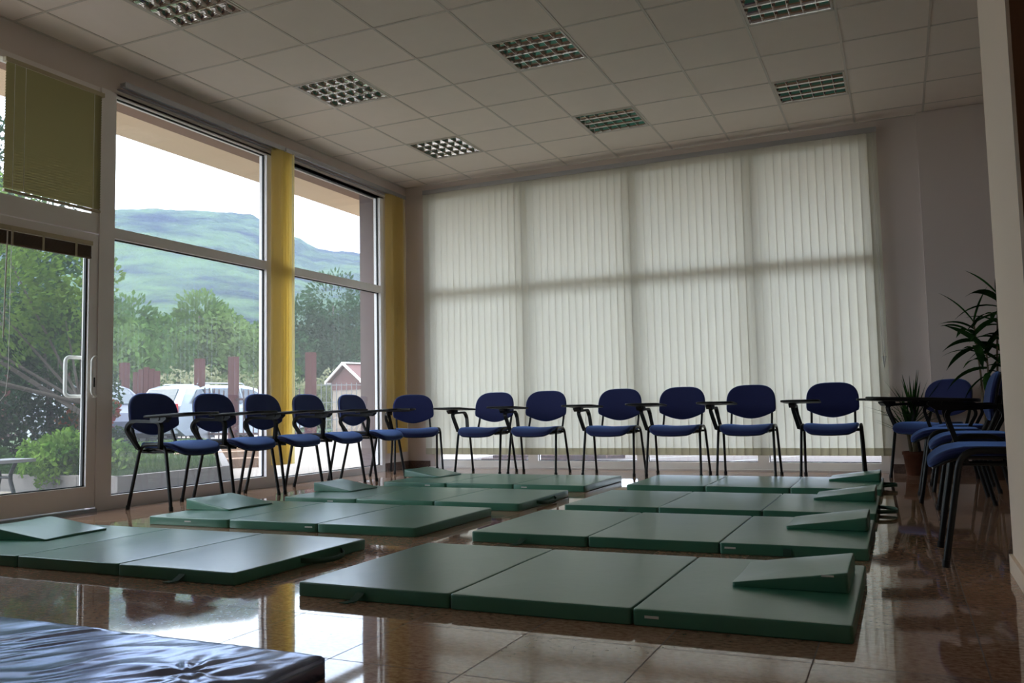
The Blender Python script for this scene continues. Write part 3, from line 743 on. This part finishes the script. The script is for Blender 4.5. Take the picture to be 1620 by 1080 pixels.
for ti, (x, y, h) in enumerate(tips):
    n_ = 13
    for k in range(n_):
        a = k*2.4+ti*1.1; el = math.radians(-20+78*(k/n_)); L_ = rnd.uniform(.28, .42)
        dy = min(math.sin(a)*math.cos(el), .12)
        blade(b, (x, y, h-.26+.26*k/n_), (math.cos(a)*math.cos(el), dy, math.sin(el)), L_, .066, 3.4 if el < .8 else 1.6, rnd.uniform(-.6, .6), 8)
b.build('leaves', M_dleaf, d_)

# ================================================================== OUTSIDE
M_pave = mat('pale_paving', srgb(132, 122, 114), .85, spec=.2, noise=(3, srgb(142, 132, 122), .3))
M_kerb = mat('kerb_stone', srgb(103, 95, 91), .85, noise=(8, srgb(114, 108, 104), .25))
M_earth = mat('tan_earth', srgb(140, 116, 86), .95, noise=(6, srgb(120, 100, 76), .3))
M_lawn = mat('lawn_soil', srgb(42, 59, 26), .95, noise=(5, srgb(59, 78, 35), .3))
M_soffit = mat('beige_render', srgb(236, 204, 168), .85, noise=(1.5, srgb(240, 210, 176), .3))
M_beam = mat('brown_render', srgb(132, 94, 67), .85)
M_col = mat('rose_render', srgb(98, 77, 72), .85, noise=(5, srgb(104, 83, 78), .3))
struct(MB().box(-70, 70, -40, 70, -.20, -.13).build('ground', M_lawn), 'meadow ground around the building', 'ground')
struct(MB().box(-16, -.12, -1.85, 13, -.13, -.012).box(-16, -.12, -12, -3.31, -.13, -.012).box(-1.0, -.12, -3.31, -1.85, -.13, -.012).build('paving', M_pave), 'pale paving outside around the building', 'paving')
struct(MB().box(-.12, 16, .2, 13, -.13, -.012).build('yard', mat('pinkish_asphalt', srgb(104, 94, 88), .95, spec=.1, noise=(4, srgb(112, 102, 96), .3))), 'pinkish asphalt yard outside the back window', 'yard')
struct(MB().box(-1.5, 9.4, -11.8, 1.45, HC+.06, HC+.28).box(-1.5, 9.4, 1.25, 1.45, HC-.02, HC+.06).build('roof_overhang', M_soffit), 'beige roof overhang outside the windows', 'overhang')
struct(MB().box(-.90, -.125, -11.8, .3, HC+.035, HC+.058).build('overhang_beam', M_beam), 'brown beam under the roof overhang', 'beam')
struct(MB().box(-.40, -.125, -.40, .30, -.01, HC).build('corner_column', M_col), 'rose rendered column outside the left window corner', 'column')
# raised lawn bed: kerb stones and lawn
def on_line(p, q, t): return (p[0]+(q[0]-p[0])*t, p[1]+(q[1]-p[1])*t)
kb = MB()
def kerb_run(p, q, step=.5, w=.08, h=.145):
    d = Vector((q[0]-p[0], q[1]-p[1])); L = d.length; n = max(1, int(L/step)); an = math.atan2(d.y, d.x)
    for i in range(n):
        o = on_line(p, q, i/n); mx = Matrix.Translation((o[0], o[1], 0)) @ Matrix.Rotation(an, 4, 'Z')
        kb.box(.003, L/n-.003, 0, w, -.02, h, mx)
kerb_run((-1.05, -3.27), (-1.05, -1.85)); kerb_run((-9.5, -3.27), (-1.05, -3.27)); kerb_run((-1.05, -1.85), (-9.3, 6.6))
struct(kb.build('kerb', M_kerb), 'grey kerb stones edging the raised lawn', 'kerb')
struct(MB().add([(-1.10, -3.2, .11), (-1.12, -1.92, .11), (-9.3, 6.55, .11), (-24, 13, .11), (-30, -3.2, .11), (-1.10, -3.2, -.12), (-1.12, -1.92, -.12), (-9.3, 6.55, -.12), (-24, 13, -.12), (-30, -3.2, -.12)],
   [(4, 3, 2, 1, 0), (0, 1, 6, 5), (1, 2, 7, 6), (2, 3, 8, 7), (3, 4, 9, 8), (4, 0, 5, 9)]).build('lawn_bed', M_lawn), 'raised soil bed under the lawn', 'lawn bed')
M_grass = leaf_mat('grass_blades', srgb(48, 72, 28), srgb(82, 103, 45), 1.2, .4)
rs = np.random.RandomState(5)
def leaf_mesh(name, pos, size, m, parent=None, up=0.0, aspect=.55, seed=0):
    """one quad leaf per position, random turn"""
    r_ = np.random.RandomState(seed); n = len(pos)
    a = r_.normal(size=(n, 3)); a[:, 2] += up; a /= np.linalg.norm(a, axis=1)[:, None]
    b_ = r_.normal(size=(n, 3)); b_ -= a*(a*b_).sum(1)[:, None]; b_ /= np.linalg.norm(b_, axis=1)[:, None]
    s_ = size*r_.uniform(.6, 1.3, (n, 1)); a *= s_; b_ *= s_*aspect
    v = np.stack([pos-a, pos+b_, pos+a, pos-b_], 1).reshape(-1, 3)
    me = bpy.data.meshes.new(name); me.vertices.add(4*n); me.vertices.foreach_set('co', v.ravel())
    me.loops.add(4*n); me.loops.foreach_set('vertex_index', np.arange(4*n)); me.polygons.add(n); me.polygons.foreach_set('loop_start', np.arange(n)*4)
    me.update(calc_edges=True); me.materials.append(m)
    o = bpy.data.objects.new(name, me); COL.objects.link(o)
    if parent is not None: o.parent = parent
    return o
def blob_pts(blobs, n, seed):
    r_ = np.random.RandomState(seed); w_ = np.array([b_[3]**2 for b_ in blobs]); w_ = w_/w_.sum(); out_ = []
    for (x, y, z, r, *fl), q in zip(blobs, w_):
        k = int(n*q)+1; d = r_.normal(size=(k, 3)); d /= np.linalg.norm(d, axis=1)[:, None]
        rad = r*(1-.45*r_.rand(k, 1)**1.6)*(1+.12*np.sin(d[:, :1]*5+x)*np.cos(d[:, 1:2]*6+y)); zf = fl[0] if fl else 1
        out_.append(np.c_[x, y, z]+d*rad*np.array([1, 1, zf]))
    return np.concatenate(out_)
n = 26000
u = rs.rand(n); yy = -3.15+1.2*rs.rand(n); xx = -1.15-8*u**2.2; keep = np.ones(n, bool)
yy = np.where(xx < -1.6, -3.15+(1.2+(-xx-1.1)*1.0)*rs.rand(n), yy)
base = np.c_[xx, yy, np.full(n, .11)]
hh = rs.uniform(.04, .09, n); an = rs.rand(n)*PI*2; w_ = .004+.003*(-xx/4)
v = np.stack([base-np.c_[np.cos(an)*w_, np.sin(an)*w_, np.zeros(n)], base+np.c_[np.cos(an)*w_, np.sin(an)*w_, np.zeros(n)], base+np.c_[rs.normal(0, .02, n), rs.normal(0, .02, n), hh]], 1).reshape(-1, 3)
me = bpy.data.meshes.new('grass'); me.vertices.add(3*n); me.vertices.foreach_set('co', v.ravel()); me.loops.add(3*n); me.loops.foreach_set('vertex_index', np.arange(3*n)); me.polygons.add(n); me.polygons.foreach_set('loop_start', np.arange(n)*3)
me.update(calc_edges=True); me.materials.append(M_grass); go = bpy.data.objects.new('grass', me); COL.objects.link(go)
tag(go, 'short green grass growing on the raised lawn', 'grass', kind='stuff')

M_bark = mat('tree_bark', srgb(76, 67, 59), .95, bump=(20, .6, .02))
LEAFS = [leaf_mat('leaf_dark', srgb(24, 42, 22), srgb(46, 70, 31), .9), leaf_mat('leaf_mid', srgb(50, 77, 36), srgb(83, 107, 54), .35),
         leaf_mat('leaf_light', srgb(72, 95, 50), srgb(103, 122, 72), .3), leaf_mat('leaf_bluegreen', srgb(35, 55, 40), srgb(59, 83, 57), .3),
         leaf_mat('leaf_shrub', srgb(67, 102, 32), srgb(120, 148, 67), 4), leaf_mat('leaf_red', srgb(120, 30, 27), srgb(76, 83, 41), 5), leaf_mat('leaf_drygreen', srgb(96, 102, 67), srgb(137, 136, 105), .6),
         leaf_mat('leaf_maple', srgb(52, 78, 34), srgb(104, 128, 56), 1.6, .4)]
def tree(name, label, cat, x, y, blobs, n, size, m, trunk=.12, group=None, seed=0, split=2, ground=-.13, up=.2):
    t = thing(name, label, cat, (x, y, 0), 0, group)
    b = MB(); top = max(blobs, key=lambda q: q[2]); r_ = random.Random(seed)
    low = min(q[2]-q[3]*.6 for q in blobs)
    b.tube([(0, 0, ground), (.02, 0, max(.2, low*.6)), (top[0]*.4, top[1]*.4, max(low, .3)+.2), (top[0], top[1], top[2])], trunk, 9, r2=trunk*.25)
    for (bx, by, bz, br, *_) in blobs[:7]:
        z0_ = max(.15, low*.7); b.tube([(0, 0, z0_), (bx*.5, by*.5, (z0_+bz)/2), (bx, by, bz)], trunk*.45, 6, r2=trunk*.12)
    b.build('trunk' if trunk > .03 else 'stem', M_bark, t)
    leaf_mesh('crown' if trunk > .03 else 'foliage', blob_pts(blobs, n, seed), size, m, t, up, seed=seed)
    return t
# trees right outside the glass door
tree('garden_tree', 'light green maple with a forked trunk just outside the glass door', 'tree', -3.05, -2.05,
     [(-.9, -.6, 2.15, .9), (-1.9, -1.4, 2.4, 1.1), (-.35, .05, 1.85, .5), (-2.6, -2.1, 1.75, .9), (-3.4, -3.0, 2.2, 1.2), (-.25, .2, 2.35, .42), (-1.0, -.4, 2.9, .7), (-2.2, -1.2, 3.3, 1.0)], 22000, .038, LEAFS[7], .045, seed=1)
tree('garden_tree', 'dark bushy evergreen low behind the maple, seen through the door', 'tree', -4.6, -1.15,
     [(0, 0, 1.5, .62), (-.5, -.45, 1.0, .75), (.25, .25, 1.0, .42), (-1.4, -1.1, .8, .9), (-2.4, -2.0, .8, 1.0), (-3.2, -2.9, 1.2, 1.0), (-.2, -.1, 2.05, .4), (-.3, -.2, .5, .5)], 20000, .038, LEAFS[0], .05, seed=2)
tree('garden_tree', 'big bluish green tree filling the top of the door view', 'tree', -9.5, .8,
     [(0, 0, 3.0, 1.8), (-1.8, -1.6, 3.4, 2.0), (.5, .9, 4.3, 1.1), (-3.0, -2.9, 2.6, 2.1), (-1, -.2, 5.2, 1.7), (-3.9, -3.6, 5.0, 2.2), (-.4, -.2, 1.2, 1.3), (-3, -3, 1.0, 1.6)], 22000, .075, LEAFS[3], .12, seed=12)
tree('shrub', 'bright green leafy shrub overhanging the kerb outside the door', 'shrub', -2.05, -3.02,
     [(0, 0, .28, .27), (.25, .12, .30, .24), (-.28, -.05, .26, .24), (.10, -.16, .22, .24), (.42, .25, .25, .2), (-.1, .1, .36, .22)], 5200, .030, LEAFS[4], .012, seed=3, ground=.1)
tree('shrub', 'low yellow-green tuft at the left edge behind the bench', 'shrub', -3.3, -3.0,
     [(0, 0, .22, .25), (-.4, 0, .2, .25), (-.9, .1, .2, .3)], 1800, .035, LEAFS[1], .012, seed=4, ground=.1)
tree('shrub', 'red flowering shrub left of the window chairs', 'shrub', -6.6, .95,
     [(0, 0, .6, .34), (.15, .2, .8, .22), (-.2, -.1, .45, .3)], 2600, .05, LEAFS[5], .02, seed=5, ground=.1)
tree('shrub', 'dark round shrub under the red flowering one', 'shrub', -4.6, -.60,
     [(0, 0, .30, .30), (.15, .25, .30, .26), (-.3, -.2, .3, .3)], 2600, .035, LEAFS[0], .015, seed=6, ground=.1)
# hedge trees beyond the fence
DIRS = lambda deg, dist: (CAM.x-math.sin(math.radians(deg))*dist, CAM.y+math.cos(math.radians(deg))*dist)
TR = [ # bearing, distance, top height, radius, leaf kind, label
 (50.5, 33, 5.2, 2.6, 1, 'bushy green tree beyond the cars, left of the tall window'),
 (48.0, 36, 5.4, 2.2, 1, 'rounded bright green tree beyond the fence, leftmost in the tall window'),
 (46.4, 40, 5.0, 2.1, 2, 'pale green tree beyond the tall red fence posts'),
 (44.6, 38, 5.9, 2.0, 2, 'pointed light green tree in the middle of the tall window'),
 (43.3, 39, 5.4, 1.8, 2, 'twin-topped light green tree right of the pointed one'),
 (41.6, 42, 4.9, 2.2, 1, 'low green tree beside the yellow vanes'),
 (39.9, 44, 5.4, 2.3, 3, 'tree half hidden by the yellow vanes'),
 (38.2, 46, 6.8, 2.9, 3, 'tall blue-green tree left in the corner window'),
 (36.2, 45, 8.0, 3.1, 3, 'tallest blue-green tree in the corner window'),
 (34.2, 47, 6.6, 3.0, 3, 'blue-green tree above the shed roof'),
 (32.2, 48, 6.8, 3.0, 3, 'blue-green tree at the outer column'),
 (54.0, 38, 7.0, 3.2, 3, 'tall tree far behind the door view'),
 (57.5, 36, 7.0, 3.4, 3, 'tall tree far behind at the left edge')]
for k, (be, di, H_, r, kind, lab) in enumerate(TR):
    x, y = DIRS(be, di); q = random.Random(k+30)
    bl = [(0, 0, H_-r*.55, r*.55), (r*.5, 0, H_-r*1.0, r*.6), (-r*.5, 0, H_-r*1.05, r*.62), (0, r*.3, H_*.5, r*.8), (r*.6, -.2, H_*.38, r*.62), (-r*.6, -.2, H_*.38, r*.62), (0, 0, .9, r*.8)]
    bl = [(bx+q.uniform(-.3, .3), by+q.uniform(-.3, .3), bz, br) for bx, by, bz, br in bl]
    tree('tree', lab, 'tree', x, y, bl, 9500, .115, LEAFS[kind], .14, 'trees beyond the fence', seed=k+50)
# dry flowering hedge behind the car
HD = [(46.5, 30), (45.0, 30.5), (43.6, 31), (42.2, 31.5), (40.8, 32), (39.4, 33), (38.0, 34), (36.6, 34)]
hx = []
for k, (be, di) in enumerate(HD):
    x, y = DIRS(be, di); hx.append((x, y, .8, 1.0)); hx.append((x+.3, y+.2, 1.45+.2*math.sin(k*2), .75))
hedge = leaf_mesh('hedge', blob_pts(hx, 9000, 9), .075, LEAFS[6], None, .2, seed=8)
tag(hedge, 'pale dry-green hedge behind the parked silver car', 'hedge')

# fence: reddish posts, pickets, grey wire panels
M_fence = mat('red_brown_fence_paint', srgb(66, 34, 32), .9, spec=.1, noise=(9, srgb(74, 42, 40), .3))
M_dk = mat('dark_picket_paint', srgb(68, 49, 48), .7)
M_grey = mat('grey_wire_fence', srgb(102, 104, 102), .6, metal=.3)
FY = 7.1
f_ = thing('fence', 'red-brown picket fence with tall posts in front of the parked cars', 'fence', (-12.8, FY, 0))
for px in (-4.6, -2.2, 0, 2.55, 3.62, 5.9): MB().box(px-.09, px+.09, -.09, .09, -.13, 2.05 if px > -1 else 1.9).build('fence_post', M_fence, f_)
bb = MB()
for k in range(5): x0 = .32+k*.185; bb.box(x0, x0+.165, -.02, .02, .05, 1.75+.16*math.sin((k+.5)/5*PI)-.02*(k % 2))
bb.build('board_panel', M_fence, f_)
bb = MB()
for x0_, x1_ in ((-4.5, -.1), (1.30, 2.46), (2.65, 3.53), (3.71, 5.8)):
    x = x0_+.07
    while x < x1_: bb.box(x-.012, x+.012, -.012, .012, .0, 1.28+.06*math.sin(x*3)); x += .15
    bb.box(x0_, x1_, -.02, .02, .18, .23); bb.box(x0_, x1_, -.02, .02, 1.0, 1.05)
bb.build('pickets', M_dk, f_)
g2 = thing('wire_fence', 'grey wire fence panels between the yellow vanes and the shed', 'fence', (-6.9, FY, 0))
bb = MB(); x = 0
while x < 9.4: bb.box(x-.008, x+.008, -.008, .008, 0, 1.35); x += .12
for z in (.1, .5, .9, 1.3): bb.box(0, 9.4, -.008, .008, z-.008, z+.008)
mxr = Matrix.Rotation(math.radians(52), 4, 'Z')
bb.v = [tuple(mxr @ Vector(v_)) for v_ in bb.v]
bb.build('wire_panel', M_grey, g2)
# shed
M_shw = mat('shed_wall_render', srgb(127, 114, 101), .85); M_shr = mat('red_brown_cladding', srgb(79, 40, 37), .7, noise=(3, srgb(87, 46, 42), .3, (30, 30, .2)))
M_shl = mat('white_roof_trim', srgb(225, 220, 215), .5)
sx, sy_ = DIRS(35.3, 25.0)
sh = thing('shed', 'small shed with a red-brown gable and white roof trim', 'shed', (sx, sy_, 0), math.radians(72))
MB().box(0, 3.0, -.68, .68, -.13, 1.30).build('wall', M_shw, sh)
MB().prism([(-.68, 1.30), (.68, 1.30), (.68, 1.58), (.0, 1.98), (-.68, 1.58)], 0, -.02, 3.0).build('gable', M_shr, sh)
b = MB()
for s in (-1, 1): b.prism([(0, 2.0), (s*.82, 1.52), (s*.82, 1.56), (0, 2.04)], 0, -.12, 3.1)
b.build('roof', M_shr, sh)
for s in (-1, 1): MB().prism([(0, 2.02), (s*.84, 1.50), (s*.84, 1.56), (0, 2.09)], 0, -.17, -.12).build('roof_trim', M_shl, sh)
for s in (-1, 1): MB().box(-.17, 3.14, s*.83-.02, s*.83+.02, 1.48, 1.54).build('gutter', M_shl, sh)
MB().box(-.16, 3.12, -.05, .05, 2.05, 2.09).build('ridge_cap', M_shl, sh)

# parked cars
M_silver = mat('silver_car_paint', srgb(150, 158, 166), .30, metal=.35, coat=.3); M_dcar = mat('dark_blue_car_paint', srgb(22, 28, 52), .4, metal=.1, coat=.1)
M_cgl = mat('car_glass', srgb(36, 46, 50), .08, spec=.8); M_tyre = mat('tyre_rubber', srgb(20, 20, 20), .8); M_rim = mat('wheel_alloy', srgb(150, 152, 156), .35, metal=.7); M_lamp = mat('red_tail_lamp', srgb(160, 24, 20), .3)
def car(label, x, y, rot, paint, wagon=True):
    t = thing('car', label, 'car', (x, y, -.05), rot, 'cars parked behind the fence')
    L = 2.15; W_ = .86
    prof = [(-L, .42), (-L+.03, .72), (-L+.10, .95), (-L+.38, 1.38), (-L+.62, 1.45), (.15, 1.46), (.55, 1.38), (1.12, .98), (1.9, .80), (L, .62), (L, .36), (1.7, .24), (-1.9, .24)]
    # lofted body: narrower glasshouse above the belt line
    vs_ = []; fs = []; n = len(prof); cols = [(-1, 1.0), (-.93, 1.0), (.93, 1.0), (1, 1.0)]
    def wy(z, e): 
        w_ = W_ if z < .98 else W_-(z-.98)*.42
        return e*w_
    def ring(e, sh_):
        return [(p[0]*(1-.02*sh_), wy(p[1], e), p[1]-(.03*sh_ if p[1] > 1.3 else 0)) for p in prof]
    rings = [ring(-1, 1), ring(-.88, 0), ring(0, -.3), ring(.88, 0), ring(1, 1)]
    for r_ in rings: vs_ += r_
    for i in range(len(rings)-1):
        for k in range(n): fs.append((i*n+k, i*n+(k+1) % n, (i+1)*n+(k+1) % n, (i+1)*n+k))
    fs.append(tuple(range(n))); fs.append(tuple(reversed(range(4*n, 5*n))))
    MB().add(vs_, fs).build('body', paint, t)
    for s in (-1, 1):
        b = MB(); q = lambda px, pz: (px, s*(W_-(max(pz-.98, 0))*.42+.006), pz)
        for poly in ([(-1.66, 1.03), (-1.42, 1.34), (-1.02, 1.37), (-1.02, 1.0)], [(-.95, 1.0), (-.95, 1.37), (-.1, 1.38), (-.1, 1.0)], [(-.03, 1.0), (-.03, 1.38), (.35, 1.34), (.98, 1.0)]):
            vv = [q(*p) for p in poly]+[(q(*p)[0], q(*p)[1]-s*.02, q(*p)[2]) for p in poly]
            b.add(vv, [(0, 1, 2, 3), (7, 6, 5, 4), (0, 4, 5, 1), (1, 5, 6, 2), (2, 6, 7, 3), (3, 7, 4, 0)])
        b.build('side_window', M_cgl, t)
        b = MB().tube([(-1.35, s*.62, 1.475), (-1.3, s*.62, 1.50), (.05, s*.62, 1.51), (.12, s*.62, 1.47)], .016, 6); b.build('roof_rail', M_rim, t)
        for wx in (-1.32, 1.32):
            w_ = MB(); mx = Matrix.Translation((wx, s*(W_-.09), .30)) @ Matrix.Rotation(PI/2, 4, 'X'); m2 = MB().lathe([(.18, -.10), (.30, -.10), (.32, -.06), (.32, .06), (.30, .10), (.18, .10)], seg=26)
            w_.add([mx @ Vector(v_) for v_ in m2.v], m2.f, True); wo = w_.build('wheel', M_tyre, t)
            m3 = MB().lathe([(.02, -.105), (.19, -.10), (.19, .10), (.02, .105)], seg=20); MB().add([mx @ Vector(v_) for v_ in m3.v], m3.f, False).build('rim', M_rim, wo)
    # rear window, bumper, lamps, windscreen
    MB().add([(-L+.125, -.60, 1.0), (-L+.125, .60, 1.0), (-L+.36, .52, 1.345), (-L+.36, -.52, 1.345), (-L+.10, -.60, .99), (-L+.10, .60, .99), (-L+.335, .52, 1.36), (-L+.335, -.52, 1.36)], [(0, 1, 2, 3), (7, 6, 5, 4), (0, 4, 5, 1), (1, 5, 6, 2), (2, 6, 7, 3), (3, 7, 4, 0)]).build('rear_window', M_cgl, t)
    MB().add([(.62, -.58, 1.36), (.62, .58, 1.36), (1.10, .66, 1.01), (1.10, -.66, 1.01), (.60, -.58, 1.33), (.60, .58, 1.33), (1.08, .66, .98), (1.08, -.66, .98)], [(0, 1, 2, 3), (7, 6, 5, 4), (0, 4, 5, 1), (1, 5, 6, 2), (2, 6, 7, 3), (3, 7, 4, 0)]).build('windscreen', M_cgl, t)
    MB().box(-L-.06, -L+.12, -.80, .80, .30, .56).build('bumper', paint, t)
    for s in (-1, 1): MB().box(-L-.012, -L+.08, s*.78-.07, s*.78+.07, .72, 1.0).build('tail_lamp', M_lamp, t)
    return t
cx, cyy = DIRS(43.0, 23.6); car('silver hatchback parked behind the red posts, in the tall window', cx, cyy, math.radians(84), M_silver)
cx, cyy = DIRS(50.6, 22.0); car('dark blue car seen behind the garden tree through the door', cx, cyy, math.radians(-20), M_dcar)

# bench outside the door
bn = thing('garden_bench', 'grey bench with dark metal legs at the left edge outside the door', 'bench', (-2.1, -4.22, 0))
b = MB()
for k in range(3): b.box(-.17+k*.118, -.17+k*.118+.105, -.95, .80, .285, .315)
b.build('seat', mat('grey_bench_wood', srgb(136, 137, 142), .5), bn)
for yy_ in (-.75, .62):
    b = MB().tube(bend([(-.14, yy_, .285), (-.06, yy_, .16), (-.13, yy_, .0)], .06), .018, 8); b.tube(bend([(.14, yy_, .285), (.06, yy_, .16), (.13, yy_, .0)], .06), .018, 8); b.tube([(-.08, yy_, .15), (.08, yy_, .15)], .012, 6); b.build('leg', M_black, bn)

# low tan soil mound and planks on the paving
M_plank = mat('old_timber', srgb(140, 110, 80), .9, noise=(6, srgb(120, 89, 67), .3, (1, 8, 1)))
for k, (x, y, L_, w_, h, a, lab) in enumerate([(-3.5, .65, 1.3, .35, .16, .9, 'pale timber slab lying beyond the lawn corner'), (-2.55, -.15, .8, .3, .12, .85, 'short timber block near the lawn corner'), (-5.2, 2.6, 1.6, .4, .22, .8, 'weathered plank pile far out on the paving')]):
    tag(MB().box(-L_/2, L_/2, -w_/2, w_/2, 0, h).build('timber_slab', M_plank, None, (x, y, -.012), a), lab, 'timber', 'timber on the paving')
# rusty bars and boards outside the back window
M_rust = mat('rusty_steel', srgb(104, 66, 52), .9, spec=.1, noise=(9, srgb(70, 50, 46), .2)); M_line = mat('white_road_paint', srgb(176, 172, 168), .8)
rr = random.Random(3)
for k in range(6):
    x0 = .35+rr.uniform(0, .25); y0 = 1.15+k*.17; L_ = rr.uniform(1.2, 1.7); a = math.radians(12+rr.uniform(-9, 10)); z = .012+.035*(k % 3)
    lab = ['rusty board in the heap outside the back window, lowest by the blind hem'][0] if k == 0 else 'rusty board in the heap outside the back window'
    tag(MB().box(0, L_, -.045, .045, -.02, .02).build('rusty_board', M_rust, None, (x0, y0, z+.008), a), 'rusty board of the heap outside, under the left part of the cream blind', 'board', 'rusty boards outside the back window')
def line(p, q, w=.03):
    d = Vector((q[0]-p[0], q[1]-p[1])); an = math.atan2(d.y, d.x); mx = Matrix.Translation((p[0], p[1], 0)) @ Matrix.Rotation(an, 4, 'Z')
    return MB().box(0, d.length, -w/2, w/2, -.012, -.008, mx)
struct(line((1.1, .35), (3.2, 3.2)).build('road_marking', M_line), 'white line on the paving outside, under the middle of the blind', 'road marking')
struct(line((2.75, .35), (4.5, 3.4)).build('road_marking', M_line), 'white line on the paving outside, nearer the right end of the blind', 'road marking')

# ------------------------------------------------------------------ mountain
M_mnt = mat('forest_mountain', srgb(14, 26, 30), 1, spec=0, noise=(.016, srgb(66, 84, 50), .11, (1, 1, 4.0)), bump=(.06, 1, 16))
prof_b = [20, 27, 33.1, 35.2, 37.2, 39.3, 41.2, 43.2, 45.1, 46.9, 49.2, 52, 55.4, 62, 72]
prof_t = [.15, .16, .165, .170, .175, .189, .205, .209, .211, .211, .206, .196, .182, .165, .14]
import mathutils.noise as mn
NB, NR = 260, 110; vs_ = []
for i in range(NB+1):
    be = 20+52*i/NB; tt = float(np.interp(be, prof_b, prof_t)); ca, sa = math.cos(math.radians(be)), math.sin(math.radians(be))
    for j in range(NR+1):
        u = j/NR; r = 170+900*u; x = CAM.x-sa*r; y = CAM.y+ca*r
        s_ = u*u*(3-2*u); h = -2+(tt*1070+1)*(.12*u+.88*s_)
        e = min(1, u*3)*(1-.85*max(0, (u-.85)/.15))
        h += e*(16*mn.noise(Vector((x*.006, y*.006, 0)))+7*mn.noise(Vector((x*.02, y*.02, 5)))+2.2*mn.noise(Vector((x*.09, y*.09, 2))))
        vs_.append((x, y, h))
fs = [(i*(NR+1)+j, (i+1)*(NR+1)+j, (i+1)*(NR+1)+j+1, i*(NR+1)+j+1) for i in range(NB) for j in range(NR)]
struct(MB().add(vs_, fs, True).build('mountain', M_mnt), 'forested mountain rising beyond the trees', 'mountain')
# thin blue air between the trees and the mountain
hz = bpy.data.materials.new('air_haze'); hz.use_nodes = True; n = hz.node_tree; n.nodes.clear()
o = n.nodes.new('ShaderNodeOutputMaterial'); v_ = n.nodes.new('ShaderNodeVolumeScatter'); v_.inputs['Color'].default_value = (.48, .58, .86, 1); v_.inputs['Density'].default_value = .00027; v_.inputs['Anisotropy'].default_value = .0
n.links.new(v_.outputs[0], o.inputs['Volume'])
a0, a1 = math.radians(16), math.radians(76); pts = [(CAM.x-math.sin(a)*r, CAM.y+math.cos(a)*r) for r, a in ((75, a0), (1250, a0), (1250, a1), (75, a1))]
hb = MB().prism(pts, 2, -3, 330).build('haze', hz); tag(hb, 'thin bluish haze in the air before the mountain', 'haze', kind='stuff')
